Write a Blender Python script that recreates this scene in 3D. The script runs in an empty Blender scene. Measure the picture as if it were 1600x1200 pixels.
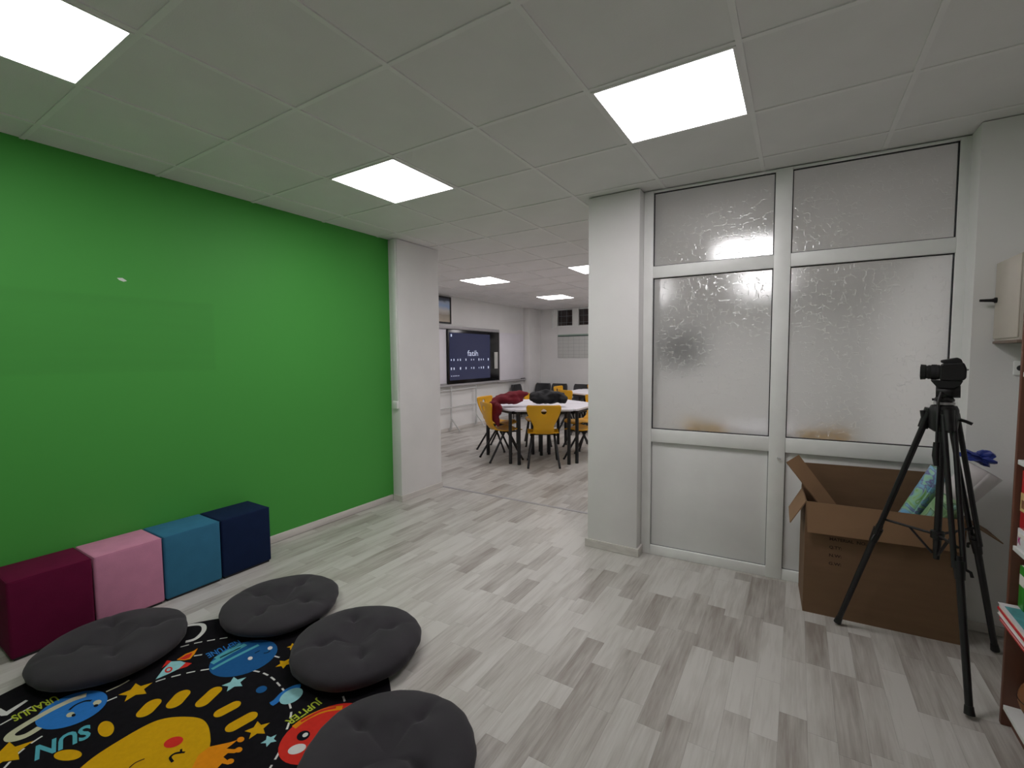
import bpy, bmesh, math, random
from mathutils import Vector, Matrix
random.seed(11)
PI = math.pi
SC = bpy.context.scene
COL = SC.collection

# ------------------------------------------------------------------ camera
FPX = 717.5                     # focal length in pixels of a 1600x1200 frame
CAM = Vector((1.4178, -1.3535, 1.464))
YAW, PIT, ROL = .5572, -.0611, -.0071
_f = Vector((-math.sin(YAW)*math.cos(PIT), math.cos(YAW)*math.cos(PIT), math.sin(PIT)))
_r0 = Vector((math.cos(YAW), math.sin(YAW), 0)); _u0 = _r0.cross(_f)
_r = math.cos(ROL)*_r0 + math.sin(ROL)*_u0
_u = -math.sin(ROL)*_r0 + math.cos(ROL)*_u0
cd = bpy.data.cameras.new('camera'); cam = bpy.data.objects.new('camera', cd); COL.objects.link(cam)
cd.sensor_width = 36; cd.lens = FPX/1600*36; cd.clip_start = .02; cd.clip_end = 100
cam.matrix_world = Matrix(((_r.x, _u.x, -_f.x, CAM.x), (_r.y, _u.y, -_f.y, CAM.y), (_r.z, _u.z, -_f.z, CAM.z), (0, 0, 0, 1)))
SC.camera = cam

# ------------------------------------------------------------------ world and exposure
W = bpy.data.worlds.new('night'); SC.world = W; W.use_nodes = True
W.node_tree.nodes['Background'].inputs[0].default_value = (.012, .012, .016, 1)
W.node_tree.nodes['Background'].inputs[1].default_value = 1.0
SC.view_settings.view_transform = 'Standard'; SC.view_settings.look = 'None'
SC.view_settings.exposure = 0.0; SC.view_settings.gamma = 1.0; SC.view_settings.use_curve_mapping = False
PANEL_STRENGTH = 14.5            # ceiling LED panels, the only lamps of the place

# ------------------------------------------------------------------ helpers
def lin(c):
    return tuple(((v/255)/12.92 if v/255 <= .04045 else ((v/255+.055)/1.055)**2.4) for v in c) + (1,)
def ray(u, v): return _r*((u-800)/FPX) + _u*((600-v)/FPX) + _f
def F(u, v, z=0.0):             # pixel -> point on a horizontal plane
    d = ray(u, v); t = (z-CAM.z)/d.z; return CAM + d*t
def PX(u, v, x): d = ray(u, v); return CAM + d*((x-CAM.x)/d.x)
def PY(u, v, y): d = ray(u, v); return CAM + d*((y-CAM.y)/d.y)
def project(p):
    d = Vector(p)-CAM; w = d.dot(_f)
    return (800+FPX*d.dot(_r)/w, 600-FPX*d.dot(_u)/w, w) if w > .01 else (0, 0, w)

MATS = {}
def mat(name, col, rough=.6, var=.06, scale=6, bump=0, bscale=60, spec=.5, metal=0, stretch=None, emit=0, coat=0, sheen=0):
    if name in MATS: return MATS[name]
    m = bpy.data.materials.new(name); m.use_nodes = True; nt = m.node_tree; b = nt.nodes['Principled BSDF']
    b.inputs['Roughness'].default_value = rough; b.inputs['Metallic'].default_value = metal
    b.inputs['Specular IOR Level'].default_value = spec
    if sheen: b.inputs['Sheen Weight'].default_value = sheen; b.inputs['Sheen Roughness'].default_value = .4
    c = lin(col)
    tc = nt.nodes.new('ShaderNodeTexCoord'); mp = nt.nodes.new('ShaderNodeMapping')
    nt.links.new(tc.outputs['Object'], mp.inputs[0])
    if stretch: mp.inputs['Scale'].default_value = stretch
    n = nt.nodes.new('ShaderNodeTexNoise'); n.inputs['Scale'].default_value = scale; n.inputs['Detail'].default_value = 5
    nt.links.new(mp.outputs[0], n.inputs['Vector'])
    rp = nt.nodes.new('ShaderNodeMapRange'); rp.inputs['From Min'].default_value = .3; rp.inputs['From Max'].default_value = .7
    rp.inputs['To Min'].default_value = 1-var; rp.inputs['To Max'].default_value = 1+var
    nt.links.new(n.outputs[0], rp.inputs[0])
    vm = nt.nodes.new('ShaderNodeVectorMath'); vm.operation = 'SCALE'; vm.inputs[0].default_value = c[:3]
    nt.links.new(rp.outputs[0], vm.inputs['Scale']); nt.links.new(vm.outputs[0], b.inputs['Base Color'])
    if emit:
        nt.links.new(vm.outputs[0], b.inputs['Emission Color']); b.inputs['Emission Strength'].default_value = emit
    if bump:
        n2 = nt.nodes.new('ShaderNodeTexNoise'); n2.inputs['Scale'].default_value = bscale; n2.inputs['Detail'].default_value = 4
        nt.links.new(mp.outputs[0], n2.inputs['Vector'])
        bn = nt.nodes.new('ShaderNodeBump'); bn.inputs['Strength'].default_value = bump; bn.inputs['Distance'].default_value = .01
        nt.links.new(n2.outputs[0], bn.inputs['Height']); nt.links.new(bn.outputs[0], b.inputs['Normal'])
    MATS[name] = m; return m

def link(name, me, m, parent=None, loc=None, smooth=False):
    if m: me.materials.append(m)
    if smooth:
        for p in me.polygons: p.use_smooth = True
    o = bpy.data.objects.new(name, me); COL.objects.link(o)
    if parent: o.parent = parent
    if loc is not None: o.location = loc
    return o
def mesh(name, vs, fs, m, parent=None, loc=None, smooth=False):
    me = bpy.data.meshes.new(name); me.from_pydata([tuple(v) for v in vs], [], fs); me.update()
    return link(name, me, m, parent, loc, smooth)
def bmobj(name, bm, m, parent=None, loc=None, smooth=False):
    bmesh.ops.recalc_face_normals(bm, faces=bm.faces[:])
    me = bpy.data.meshes.new(name); bm.to_mesh(me); bm.free(); return link(name, me, m, parent, loc, smooth)
BOXF = [(0, 3, 2, 1), (4, 5, 6, 7), (0, 1, 5, 4), (1, 2, 6, 5), (2, 3, 7, 6), (3, 0, 4, 7)]
def boxv(a, b):
    (x0, y0, z0), (x1, y1, z1) = a, b
    return [(x0, y0, z0), (x1, y0, z0), (x1, y1, z0), (x0, y1, z0), (x0, y0, z1), (x1, y0, z1), (x1, y1, z1), (x0, y1, z1)]
def addbox(bm, a, b, M=None):
    vs = [bm.verts.new(M @ Vector(v) if M else v) for v in boxv(a, b)]
    for f in BOXF: bm.faces.new([vs[i] for i in f])
def box(name, a, b, m, parent=None, bev=0, loc=None, seg=2, M=None):
    bm = bmesh.new(); addbox(bm, a, b, M)
    if bev: bmesh.ops.bevel(bm, geom=bm.edges[:], offset=bev, segments=seg, affect='EDGES', profile=.5)
    o = bmobj(name, bm, m, parent, loc)
    if bev and seg > 1:
        for p in o.data.polygons: p.use_smooth = True
        try: o.data.set_sharp_from_angle(angle=.7)
        except Exception: pass
    return o
def addtube(bm, pts, r, n=10, cap=True):
    pts = [Vector(p) for p in pts]; rs = r if isinstance(r, (list, tuple)) else [r]*len(pts)
    rings = []; prev = None
    for i, p in enumerate(pts):
        t = (pts[min(i+1, len(pts)-1)]-pts[max(i-1, 0)]).normalized()
        if prev is None: a = t.orthogonal().normalized()
        else: a = (prev - t*prev.dot(t)).normalized()
        prev = a; b = t.cross(a)
        rings.append([bm.verts.new(p+(a*math.cos(2*PI*k/n)+b*math.sin(2*PI*k/n))*rs[i]) for k in range(n)])
    for A, B in zip(rings, rings[1:]):
        for k in range(n): bm.faces.new((A[k], A[(k+1) % n], B[(k+1) % n], B[k]))
    if cap: bm.faces.new(rings[0][::-1]); bm.faces.new(rings[-1])
def tube(name, pts, r, m, parent=None, n=10, loc=None):
    bm = bmesh.new(); addtube(bm, pts, r, n); o = bmobj(name, bm, m, parent, loc, True)
    try: o.data.set_sharp_from_angle(angle=.9)
    except Exception: pass
    return o
def addlathe(bm, prof, n=24, M=None):
    rings = []
    for r, z in prof:
        rings.append([bm.verts.new((M @ Vector((r*math.cos(2*PI*k/n), r*math.sin(2*PI*k/n), z))) if M else (r*math.cos(2*PI*k/n), r*math.sin(2*PI*k/n), z)) for k in range(n)])
    for A, B in zip(rings, rings[1:]):
        for k in range(n): bm.faces.new((A[k], A[(k+1) % n], B[(k+1) % n], B[k]))
    bm.faces.new(rings[0][::-1]); bm.faces.new(rings[-1])
def lathe(name, prof, m, parent=None, n=24, loc=None, M=None):
    bm = bmesh.new(); addlathe(bm, prof, n, M); o = bmobj(name, bm, m, parent, loc, True)
    try: o.data.set_sharp_from_angle(angle=.7)
    except Exception: pass
    return o
def addprism(bm, poly, ext):     # poly: 3D points of a planar outline, ext: extrusion vector
    A = [bm.verts.new(p) for p in poly]; B = [bm.verts.new(Vector(p)+Vector(ext)) for p in poly]; n = len(poly)
    bm.faces.new(A[::-1]); bm.faces.new(B)
    for k in range(n): bm.faces.new((A[k], A[(k+1) % n], B[(k+1) % n], B[k]))
def prism(name, poly, ext, m, parent=None, loc=None, bev=0):
    bm = bmesh.new(); addprism(bm, poly, ext)
    if bev: bmesh.ops.bevel(bm, geom=bm.edges[:], offset=bev, segments=2, affect='EDGES', profile=.5)
    return bmobj(name, bm, m, parent, loc)
def tag(o, label, cat, group=None, kind=None):
    o['label'] = label; o['category'] = cat
    if group: o['group'] = group
    if kind: o['kind'] = kind
    return o
def thing(name, loc, label, cat, rz=0, group=None):
    o = bpy.data.objects.new(name, None); COL.objects.link(o); o.empty_display_size = .1
    o.location = loc; o.rotation_euler = (0, 0, rz); return tag(o, label, cat, group)
def struct(o, label=None, cat=None):
    o['kind'] = 'structure'
    if label: o['label'] = label
    if cat: o['category'] = cat
    return o
def copy_tree(o, parent=None):
    c = o.copy(); COL.objects.link(c)
    if parent: c.parent = parent
    for ch in list(o.children): copy_tree(ch, c)
    return c

# ------------------------------------------------------------------ materials
M_white = mat('white_wall_paint', (231, 231, 229), .65, .025, 2.5, .05, 90)
M_white2 = mat('white_pillar_paint', (233, 232, 231), .6, .03, 3, .05, 90)
M_tile = mat('ceiling_tile', (229, 228, 227), .85, .03, 3, .12, 160)
M_bar = mat('ceiling_bar', (234, 233, 232), .5, .03, 5)
M_base = mat('baseboard_wood', (210, 206, 200), .55, .08, 14, 0, 60, stretch=(1, .2, 3))
M_pvc = mat('white_pvc', (236, 238, 235), .4, .035, 9, .03, 30)
M_gasket = mat('dark_gasket', (40, 40, 44), .6, .1)
M_panel = mat('white_panel_board', (228, 229, 227), .5, .03, 5, .08, 25)
M_black = mat('black_plastic', (17, 16, 18), .45, .2, 20)
M_blackmetal = mat('black_metal', (22, 21, 24), .4, .15, 20)
M_alu = mat('aluminium_strip', (176, 174, 176), .45, .05, 10, metal=.25)
M_card = mat('cardboard', (116, 89, 65), .85, .06, 5, .05, 120, stretch=(1, 1, 6))
M_cardin = mat('cardboard_light', (140, 109, 80), .85, .06, 5)
M_yellow = mat('yellow_plastic', (232, 172, 14), .38, .04, 5)
M_tabletop = mat('white_laminate', (232, 230, 236), .35, .02, 5)
M_cush = mat('charcoal_cotton', (58, 56, 60), .95, .10, 9, .25, 420, spec=.2, sheen=.15)
M_wood = mat('reddish_wood', (102, 62, 45), .5, .14, 8, stretch=(3, 3, .5))
M_shelf = mat('white_shelf', (226, 228, 226), .5, .03)

def green_mat():
    m = bpy.data.materials.new('green_wall_paint'); m.use_nodes = True; nt = m.node_tree; N = nt.nodes; L = nt.links
    b = N['Principled BSDF']; b.inputs['Roughness'].default_value = .6; b.inputs['Specular IOR Level'].default_value = .3
    g = N.new('ShaderNodeNewGeometry'); mp = N.new('ShaderNodeMapping'); mp.inputs['Scale'].default_value = (1, .35, 5)
    L.new(g.outputs['Position'], mp.inputs[0])
    n = N.new('ShaderNodeTexNoise'); n.inputs['Scale'].default_value = 3; n.inputs['Detail'].default_value = 6; L.new(mp.outputs[0], n.inputs['Vector'])
    n2 = N.new('ShaderNodeTexNoise'); n2.inputs['Scale'].default_value = .9; L.new(g.outputs['Position'], n2.inputs['Vector'])
    # faint repainted rectangle with roller marks
    sx = N.new('ShaderNodeSeparateXYZ'); L.new(g.outputs['Position'], sx.inputs[0])
    def band(out, a, c):
        s = N.new('ShaderNodeMapRange'); s.inputs['From Min'].default_value = a-.012; s.inputs['From Max'].default_value = a+.012; L.new(out, s.inputs[0])
        e = N.new('ShaderNodeMapRange'); e.inputs['From Min'].default_value = c-.012; e.inputs['From Max'].default_value = c+.012; L.new(out, e.inputs[0])
        d = N.new('ShaderNodeMath'); d.operation = 'SUBTRACT'; L.new(s.outputs[0], d.inputs[0]); L.new(e.outputs[0], d.inputs[1]); return d
    by = band(sx.outputs['Y'], -1.4, .295); bz = band(sx.outputs['Z'], 1.38, 1.84)
    q = N.new('ShaderNodeMath'); q.operation = 'MULTIPLY'; L.new(by.outputs[0], q.inputs[0]); L.new(bz.outputs[0], q.inputs[1])
    q2 = N.new('ShaderNodeMath'); q2.operation = 'MULTIPLY'; L.new(q.outputs[0], q2.inputs[0]); L.new(n.outputs[0], q2.inputs[1])
    q3 = N.new('ShaderNodeMath'); q3.operation = 'MULTIPLY_ADD'; L.new(q2.outputs[0], q3.inputs[0]); q3.inputs[1].default_value = -.11; q3.inputs[2].default_value = .98
    q4 = N.new('ShaderNodeMath'); q4.operation = 'MULTIPLY_ADD'; L.new(n2.outputs[0], q4.inputs[0]); q4.inputs[1].default_value = .08; L.new(q3.outputs[0], q4.inputs[2])
    vm = N.new('ShaderNodeVectorMath'); vm.operation = 'SCALE'; vm.inputs[0].default_value = lin((72, 158, 66))[:3]; L.new(q4.outputs[0], vm.inputs['Scale'])
    L.new(vm.outputs[0], b.inputs['Base Color']); return m
M_green = green_mat()

def plank_mat():
    m = bpy.data.materials.new('laminate_plank'); m.use_nodes = True; nt = m.node_tree; N = nt.nodes; L = nt.links
    b = N['Principled BSDF']; b.inputs['Roughness'].default_value = .36; b.inputs['Specular IOR Level'].default_value = .45
    at = N.new('ShaderNodeAttribute'); at.attribute_name = 'tone'
    g = N.new('ShaderNodeNewGeometry')
    off = N.new('ShaderNodeMath'); off.operation = 'MULTIPLY'; off.inputs[1].default_value = 91.7; L.new(at.outputs['Fac'], off.inputs[0])
    cx = N.new('ShaderNodeCombineXYZ'); L.new(off.outputs[0], cx.inputs['Z']); L.new(off.outputs[0], cx.inputs['Y'])
    ad = N.new('ShaderNodeVectorMath'); L.new(g.outputs['Position'], ad.inputs[0]); L.new(cx.outputs[0], ad.inputs[1])
    mp = N.new('ShaderNodeMapping'); mp.inputs['Scale'].default_value = (24, 1.6, 1); L.new(ad.outputs[0], mp.inputs[0])
    n = N.new('ShaderNodeTexNoise'); n.inputs['Scale'].default_value = 1.3; n.inputs['Detail'].default_value = 7; n.inputs['Roughness'].default_value = .6
    n.inputs['Distortion'].default_value = .6; L.new(mp.outputs[0], n.inputs['Vector'])
    mp2 = N.new('ShaderNodeMapping'); mp2.inputs['Scale'].default_value = (60, 3.5, 1); L.new(ad.outputs[0], mp2.inputs[0])
    n2 = N.new('ShaderNodeTexNoise'); n2.inputs['Scale'].default_value = 2.2; n2.inputs['Detail'].default_value = 5; L.new(mp2.outputs[0], n2.inputs['Vector'])
    mx = N.new('ShaderNodeMath'); mx.operation = 'MULTIPLY_ADD'; L.new(n2.outputs[0], mx.inputs[0]); mx.inputs[1].default_value = .45; L.new(n.outputs[0], mx.inputs[2])
    # tone 0 = pale plank, 1 = dark plank; grain deepens with tone
    gr = N.new('ShaderNodeMapRange'); gr.inputs['From Min'].default_value = .45; gr.inputs['From Max'].default_value = 1.0
    gr.inputs['To Min'].default_value = .34; gr.inputs['To Max'].default_value = -.34; L.new(mx.outputs[0], gr.inputs[0])
    sm = N.new('ShaderNodeMath'); sm.operation = 'ADD'; L.new(at.outputs['Fac'], sm.inputs[0]); L.new(gr.outputs[0], sm.inputs[1])
    mp3 = N.new('ShaderNodeMapping'); mp3.inputs['Scale'].default_value = (9, 2.2, 1); L.new(ad.outputs[0], mp3.inputs[0])
    n3 = N.new('ShaderNodeTexNoise'); n3.inputs['Scale'].default_value = 1.0; n3.inputs['Detail'].default_value = 3; L.new(mp3.outputs[0], n3.inputs['Vector'])
    dr = N.new('ShaderNodeMath'); dr.operation = 'MULTIPLY_ADD'; L.new(n3.outputs[0], dr.inputs[0]); dr.inputs[1].default_value = 1.2; L.new(sm.outputs[0], dr.inputs[2])
    d2 = N.new('ShaderNodeMath'); d2.operation = 'SUBTRACT'; L.new(dr.outputs[0], d2.inputs[0]); d2.inputs[1].default_value = .6
    cr = N.new('ShaderNodeValToRGB'); L.new(d2.outputs[0], cr.inputs[0]); e = cr.color_ramp.elements
    e[0].position = 0; e[0].color = lin((201, 199, 193)); e[1].position = 1; e[1].color = lin((144, 136, 128))
    k = e.new(.4); k.color = lin((184, 181, 174))
    L.new(cr.outputs[0], b.inputs['Base Color'])
    bn = N.new('ShaderNodeBump'); bn.inputs['Strength'].default_value = .06; bn.inputs['Distance'].default_value = .004
    L.new(n2.outputs[0], bn.inputs['Height']); L.new(bn.outputs[0], b.inputs['Normal'])
    return m
M_plank = plank_mat()

def glass_mat():
    m = bpy.data.materials.new('patterned_obscure_glass'); m.use_nodes = True; nt = m.node_tree; N = nt.nodes; L = nt.links
    N.remove(N['Principled BSDF']); out = N['Material Output']
    tc = N.new('ShaderNodeTexCoord')
    # short criss-cross dashes pressed into the glass
    mp = N.new('ShaderNodeMapping'); mp.inputs['Scale'].default_value = (1, .001, 1.15); L.new(tc.outputs['Object'], mp.inputs[0])
    vs_ = []
    for ft in ('F1', 'F2'):
        v = N.new('ShaderNodeTexVoronoi'); v.feature = ft; v.distance = 'CHEBYCHEV'; v.inputs['Scale'].default_value = 24; L.new(mp.outputs[0], v.inputs['Vector']); vs_.append(v)
    df_ = N.new('ShaderNodeMath'); df_.operation = 'SUBTRACT'; L.new(vs_[1].outputs['Distance'], df_.inputs[0]); L.new(vs_[0].outputs['Distance'], df_.inputs[1])
    ln = N.new('ShaderNodeMapRange'); ln.inputs['From Min'].default_value = .065; ln.inputs['From Max'].default_value = .025; L.new(df_.outputs[0], ln.inputs[0])
    ng = N.new('ShaderNodeTexNoise'); ng.inputs['Scale'].default_value = 26; L.new(tc.outputs['Object'], ng.inputs['Vector'])
    th = N.new('ShaderNodeMapRange'); th.inputs['From Min'].default_value = .5; th.inputs['From Max'].default_value = .58; L.new(ng.outputs[0], th.inputs[0])
    d1 = N.new('ShaderNodeMath'); d1.operation = 'MULTIPLY'; L.new(ln.outputs[0], d1.inputs[0]); L.new(th.outputs[0], d1.inputs[1])
    nz = N.new('ShaderNodeTexNoise'); nz.inputs['Scale'].default_value = 90; nz.inputs['Detail'].default_value = 3; L.new(tc.outputs['Object'], nz.inputs['Vector'])
    h = N.new('ShaderNodeMath'); h.operation = 'MULTIPLY_ADD'; L.new(nz.outputs[0], h.inputs[0]); h.inputs[1].default_value = .05; L.new(d1.outputs[0], h.inputs[2])
    bn = N.new('ShaderNodeBump'); bn.inputs['Strength'].default_value = .33; bn.inputs['Distance'].default_value = .006; L.new(h.outputs[0], bn.inputs['Height'])
    rf = N.new('ShaderNodeBsdfRefraction'); rf.inputs['Color'].default_value = (.93, .95, .94, 1); rf.inputs['Roughness'].default_value = .34; rf.inputs['IOR'].default_value = 1.4
    L.new(bn.outputs[0], rf.inputs['Normal'])
    tl = N.new('ShaderNodeBsdfTranslucent'); tl.inputs['Color'].default_value = (.8, .82, .81, 1)
    df = N.new('ShaderNodeBsdfDiffuse'); df.inputs['Color'].default_value = (.8, .81, .8, 1)
    gl = N.new('ShaderNodeBsdfGlossy'); gl.inputs['Roughness'].default_value = .33; L.new(bn.outputs[0], gl.inputs['Normal'])
    a = N.new('ShaderNodeMixShader'); a.inputs[0].default_value = .06; L.new(rf.outputs[0], a.inputs[1]); L.new(tl.outputs[0], a.inputs[2])
    c = N.new('ShaderNodeMixShader'); c.inputs[0].default_value = .2; L.new(a.outputs[0], c.inputs[1]); L.new(df.outputs[0], c.inputs[2])
    fr = N.new('ShaderNodeFresnel'); fr.inputs['IOR'].default_value = 1.4
    d = N.new('ShaderNodeMixShader'); L.new(fr.outputs[0], d.inputs[0]); L.new(c.outputs[0], d.inputs[1]); L.new(gl.outputs[0], d.inputs[2])
    L.new(d.outputs[0], out.inputs['Surface']); return m
M_glass = glass_mat()
M_glassback = bpy.data.materials.new('plain_glass_face'); M_glassback.use_nodes = True
_n = M_glassback.node_tree; _n.nodes.remove(_n.nodes['Principled BSDF']); _rb = _n.nodes.new('ShaderNodeBsdfRefraction'); _rb.inputs['IOR'].default_value = 1.4; _rb.inputs['Roughness'].default_value = 0; _rb.inputs['Color'].default_value = (.97, .98, .97, 1)
_n.links.new(_rb.outputs[0], _n.nodes['Material Output'].inputs[0])

def emit_mat(name, col, s):
    m = bpy.data.materials.new(name); m.use_nodes = True; b = m.node_tree.nodes['Principled BSDF']
    b.inputs['Base Color'].default_value = (.8, .8, .8, 1)
    b.inputs['Emission Color'].default_value = col; b.inputs['Emission Strength'].default_value = s; return m
M_led = emit_mat('lit_led_diffuser', (1, .945, .972, 1), PANEL_STRENGTH)

# ------------------------------------------------------------------ room shell
H = 2.617
XG, XT, XR = -2.07, -4.33, 2.42          # green wall, screen wall, right wall
YB, YP, YF = 9.0, 2.56, -2.7             # back wall, passage line, wall behind the camera
T = .12
struct(box('wall_left', (XG-T, YF-T, 0), (XG, YP, H+.15), M_green), 'bright green painted wall on the left of the room', 'wall')
wl = bpy.data.objects['wall_left']
bm = bmesh.new(); P = PX(190, 437, XG)
addprism(bm, [(XG, P.y-.022, P.z+.008), (XG, P.y+.004, P.z+.011), (XG, P.y+.026, P.z-.004), (XG, P.y+.01, P.z-.011), (XG, P.y-.012, P.z-.004)], (.0012, 0, 0))
o = bmobj('bare_plaster_chip', bm, mat('bare_plaster', (222, 228, 222), .8), wl); o['label'] = 'small white chip in green paint'
struct(box('wall_left_return', (XT-T, YP-T, 0), (XG-T, YP, H+.15), M_white), 'white return wall behind the left pillar', 'wall')
struct(box('wall_left_far', (XT-T, YP, 0), (XT, YB+T, H+.15), M_white), 'white wall behind the interactive screen', 'wall')
struct(box('wall_right', (XR, YF-T, 0), (XR+T, YB+T, H+.15), M_white), 'white wall behind the bookcase', 'wall')
struct(box('wall_front', (XG, YF-T, 0), (XR, YF, H+.15), M_white), 'white wall behind the viewer', 'wall')
struct(box('wall_back_right', (2.172, 1.92, 0), (XR, 2.14, H), M_white), 'short white wall beside the glazed partition', 'wall')
# back wall with the high window opening
WX0, WX1, WZ0, WZ1 = -3.72, -2.35, 2.165, 2.60
bm = bmesh.new()
addbox(bm, (XT, YB, 0), (XR, YB+T, WZ0)); addbox(bm, (XT, YB, WZ1), (XR, YB+T, H+.15))
addbox(bm, (XT, YB, WZ0), (WX0-.1, YB+T, WZ1)); addbox(bm, (WX1, YB, WZ0), (XR, YB+T, WZ1))
struct(bmobj('wall_back', bm, M_white), 'far white wall with the small high window', 'wall')
# pillars
def pillar(name, a, b, label):
    o = struct(box(name, a, b, M_white2, None, .006), label, 'pillar'); return o
pil_l = pillar('pillar', (XG, 1.93, 0), (-1.945, YP-.02, H), 'white square pillar at the end of the green wall')
pil_r = pillar('pillar', (.075, 1.885, 0), (.457, 2.44, H), 'free-standing white pillar beside the glazed partition')
pil_f = pillar('pillar', (XT, 8.42, 0), (XT+.17, YB, H), 'slim white pillar in the far corner')
def base(name, a, b, label):
    return struct(box(name, a, b, M_base, None, .004), label, 'baseboard')
base('baseboard_left', (XG, YF, .002), (XG+.014, 1.915, .062), 'pale wood baseboard along the green wall')
for nm, segs, lb in (('baseboard_pillar_left', [((XG+.014, 1.916, .002), (-1.93, 1.93, .06)), ((-1.945, 1.93, .002), (-1.931, YP-.02, .06))], 'pale baseboard round the left pillar'),
                     ('baseboard_pillar_right', [((.06, 1.871, .002), (.472, 1.885, .06)), ((.457, 1.885, .002), (.472, 1.985, .06)), ((.06, 1.885, .002), (.075, 2.44, .06))], 'scuffed pale baseboard round the right pillar')):
    bm = bmesh.new()
    for a, b in segs: addbox(bm, a, b)
    struct(bmobj(nm, bm, M_base), lb, 'baseboard')
base('baseboard_left_far', (XT, YP, .002), (XT+.014, 8.42, .07), 'white baseboard under the interactive screen')
base('baseboard_back', (XT+.17, YB-.014, .002), (XR, YB, .07), 'white baseboard along the far wall')
base('baseboard_right', (2.18, 1.906, .002), (XR-.001, 1.92, .05), 'short baseboard beside the cardboard box')
# cable trunking on the left pillar
t = thing('cable_trunking', (-1.99, 1.93, .945), 'thin white cable trunking running down beside the green wall', 'trunking')
box('duct', (-.027, -.014, .03), (.027, 0, H-.945), M_pvc, t, .002)
box('end_box', (-.03, -.03, 0), (.03, 0, .075), M_pvc, t, .004)

# ------------------------------------------------------------------ floor: laminate planks
floor = struct(box('floor', (XT-T, YF-T, -.12), (XR+T, YB+T, -.009), mat('floor_joint', (120, 114, 104), .7)), 'pale grey wood-look laminate floor of both rooms', 'floor')
PW = .0965; X0 = 1.003
forced = {-7: [(1.14, 1.573, 0.64)], -9: [(.585, .956, 0.53)], -5: [(.43, .805, 0.68), (1.288, 1.65, 0.64)], -4: [(.03, .63, 0.64)], -3: [(1.043, 1.432, 0.72)], -2: [(.78, 1.1, 0.53)],
          -1: [(.39, 1.125, 0.60)], 0: [(-.1, .495, 0.68), (1.02, 1.465, 0.72)], 1: [(.983, 1.392, 0.68), (1.891, 1.995, 0.72)], 3: [(1.436, 2.0, 0.56)], 4: [(.2, .748, 0.64)], 5: [(1.16, 1.561, 0.72)],
          -11: [(.883, 1.189, 0.68)], -6: [(-.35, .03, 0.60)]}
planks = []
k0 = math.floor((XT-X0)/PW); k1 = math.ceil((XR-X0)/PW)
for k in range(k0, k1):
    xa, xb = max(X0+k*PW, XT), min(X0+(k+1)*PW, XR)
    if xb-xa < .01: continue
    for y0, y1 in ((YF, YP-.018), (YP+.018, YB)):
        if y0 < 0 and xb < XG+.001: continue
        xa2 = max(xa, XG) if y0 < 0 else xa
        if xb-xa2 < .01: continue
        cuts = [y0]; tones = []
        fl = sorted(forced.get(k, [])) if y0 < 0 else []
        y = y0 + .0; nxt = y0 + random.uniform(.12, .5)
        items = []
        marks = [(a, b, tn) for a, b, tn in fl] + [(y1, None, None)]
        for a, b, tn in marks:
            while y < a-1e-6:
                ln = random.choice((.40, .42, .44, .36, .52)) if items else random.uniform(.12, .45)
                e = y+ln
                if a-e < .12: e = a
                r = random.random()
                tone = random.uniform(.0, .3) if r < .55 else random.uniform(.3, .5) if r < .82 else random.uniform(.5, .75)
                if k in forced and y0 < 0 and y > -.6: tone = random.uniform(.0, .45)
                items.append((y, e, tone)); y = e
            if b: items.append((a, b, tn)); y = b
        for a, b, tn in items: planks.append((xa2, xb, a, b, tn))
def score(p):
    xa, xb, a, b, tn = p; c = ((xa+xb)/2, (a+b)/2, 0); u, v, w = project(c)
    if w < .2 or not (-60 < u < 1660 and 0 < v < 1260): return 0
    if c[1] > YP: return 0
    if (c[0]+.626)**2+(c[1]+.695)**2 < .8**2: return 0
    d = (Vector(c)-CAM).length
    return (xb-xa)*(b-a)*CAM.z/d**3
order = sorted(planks, key=score, reverse=True)
def plank_verts(p):
    xa, xb, a, b, tn = p; g = .0002; c = .0004
    lo = [(xa+g, a+g), (xb-g, a+g), (xb-g, b-g), (xa+g, b-g)]; hi = [(xa+g+c, a+g+c), (xb-g-c, a+g+c), (xb-g-c, b-g-c), (xa+g+c, b-g-c)]
    return [(x, y, -.009) for x, y in lo]+[(x, y, -c*.4) for x, y in lo]+[(x, y, 0) for x, y in hi]
PF = [(8, 9, 10, 11)]+[(i, (i+1) % 4, 4+(i+1) % 4, 4+i) for i in range(4)]+[(4+i, 4+(i+1) % 4, 8+(i+1) % 4, 8+i) for i in range(4)]
def tone_attr(me, vals):
    at = me.attributes.new('tone', 'FLOAT', 'FACE'); at.data.foreach_set('value', vals)
for p in order[:300]:
    o = mesh('plank', plank_verts(p), PF, M_plank, floor); tone_attr(o.data, [p[4]]*9)
vs, fs, tn = [], [], []
for p in order[300:]:
    n = len(vs); vs += plank_verts(p); fs += [tuple(i+n for i in f) for f in PF]; tn += [p[4]]*9
o = mesh('distant_planks', vs, fs, M_plank, floor); tone_attr(o.data, tn); o['kind'] = 'stuff'
struct(box('trim_1', (-1.945, YP-.018, -.006), (2.17, YP+.018, .005), M_alu, None, .003), 'grey metal threshold strip across the passage floor', 'threshold')

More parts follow.
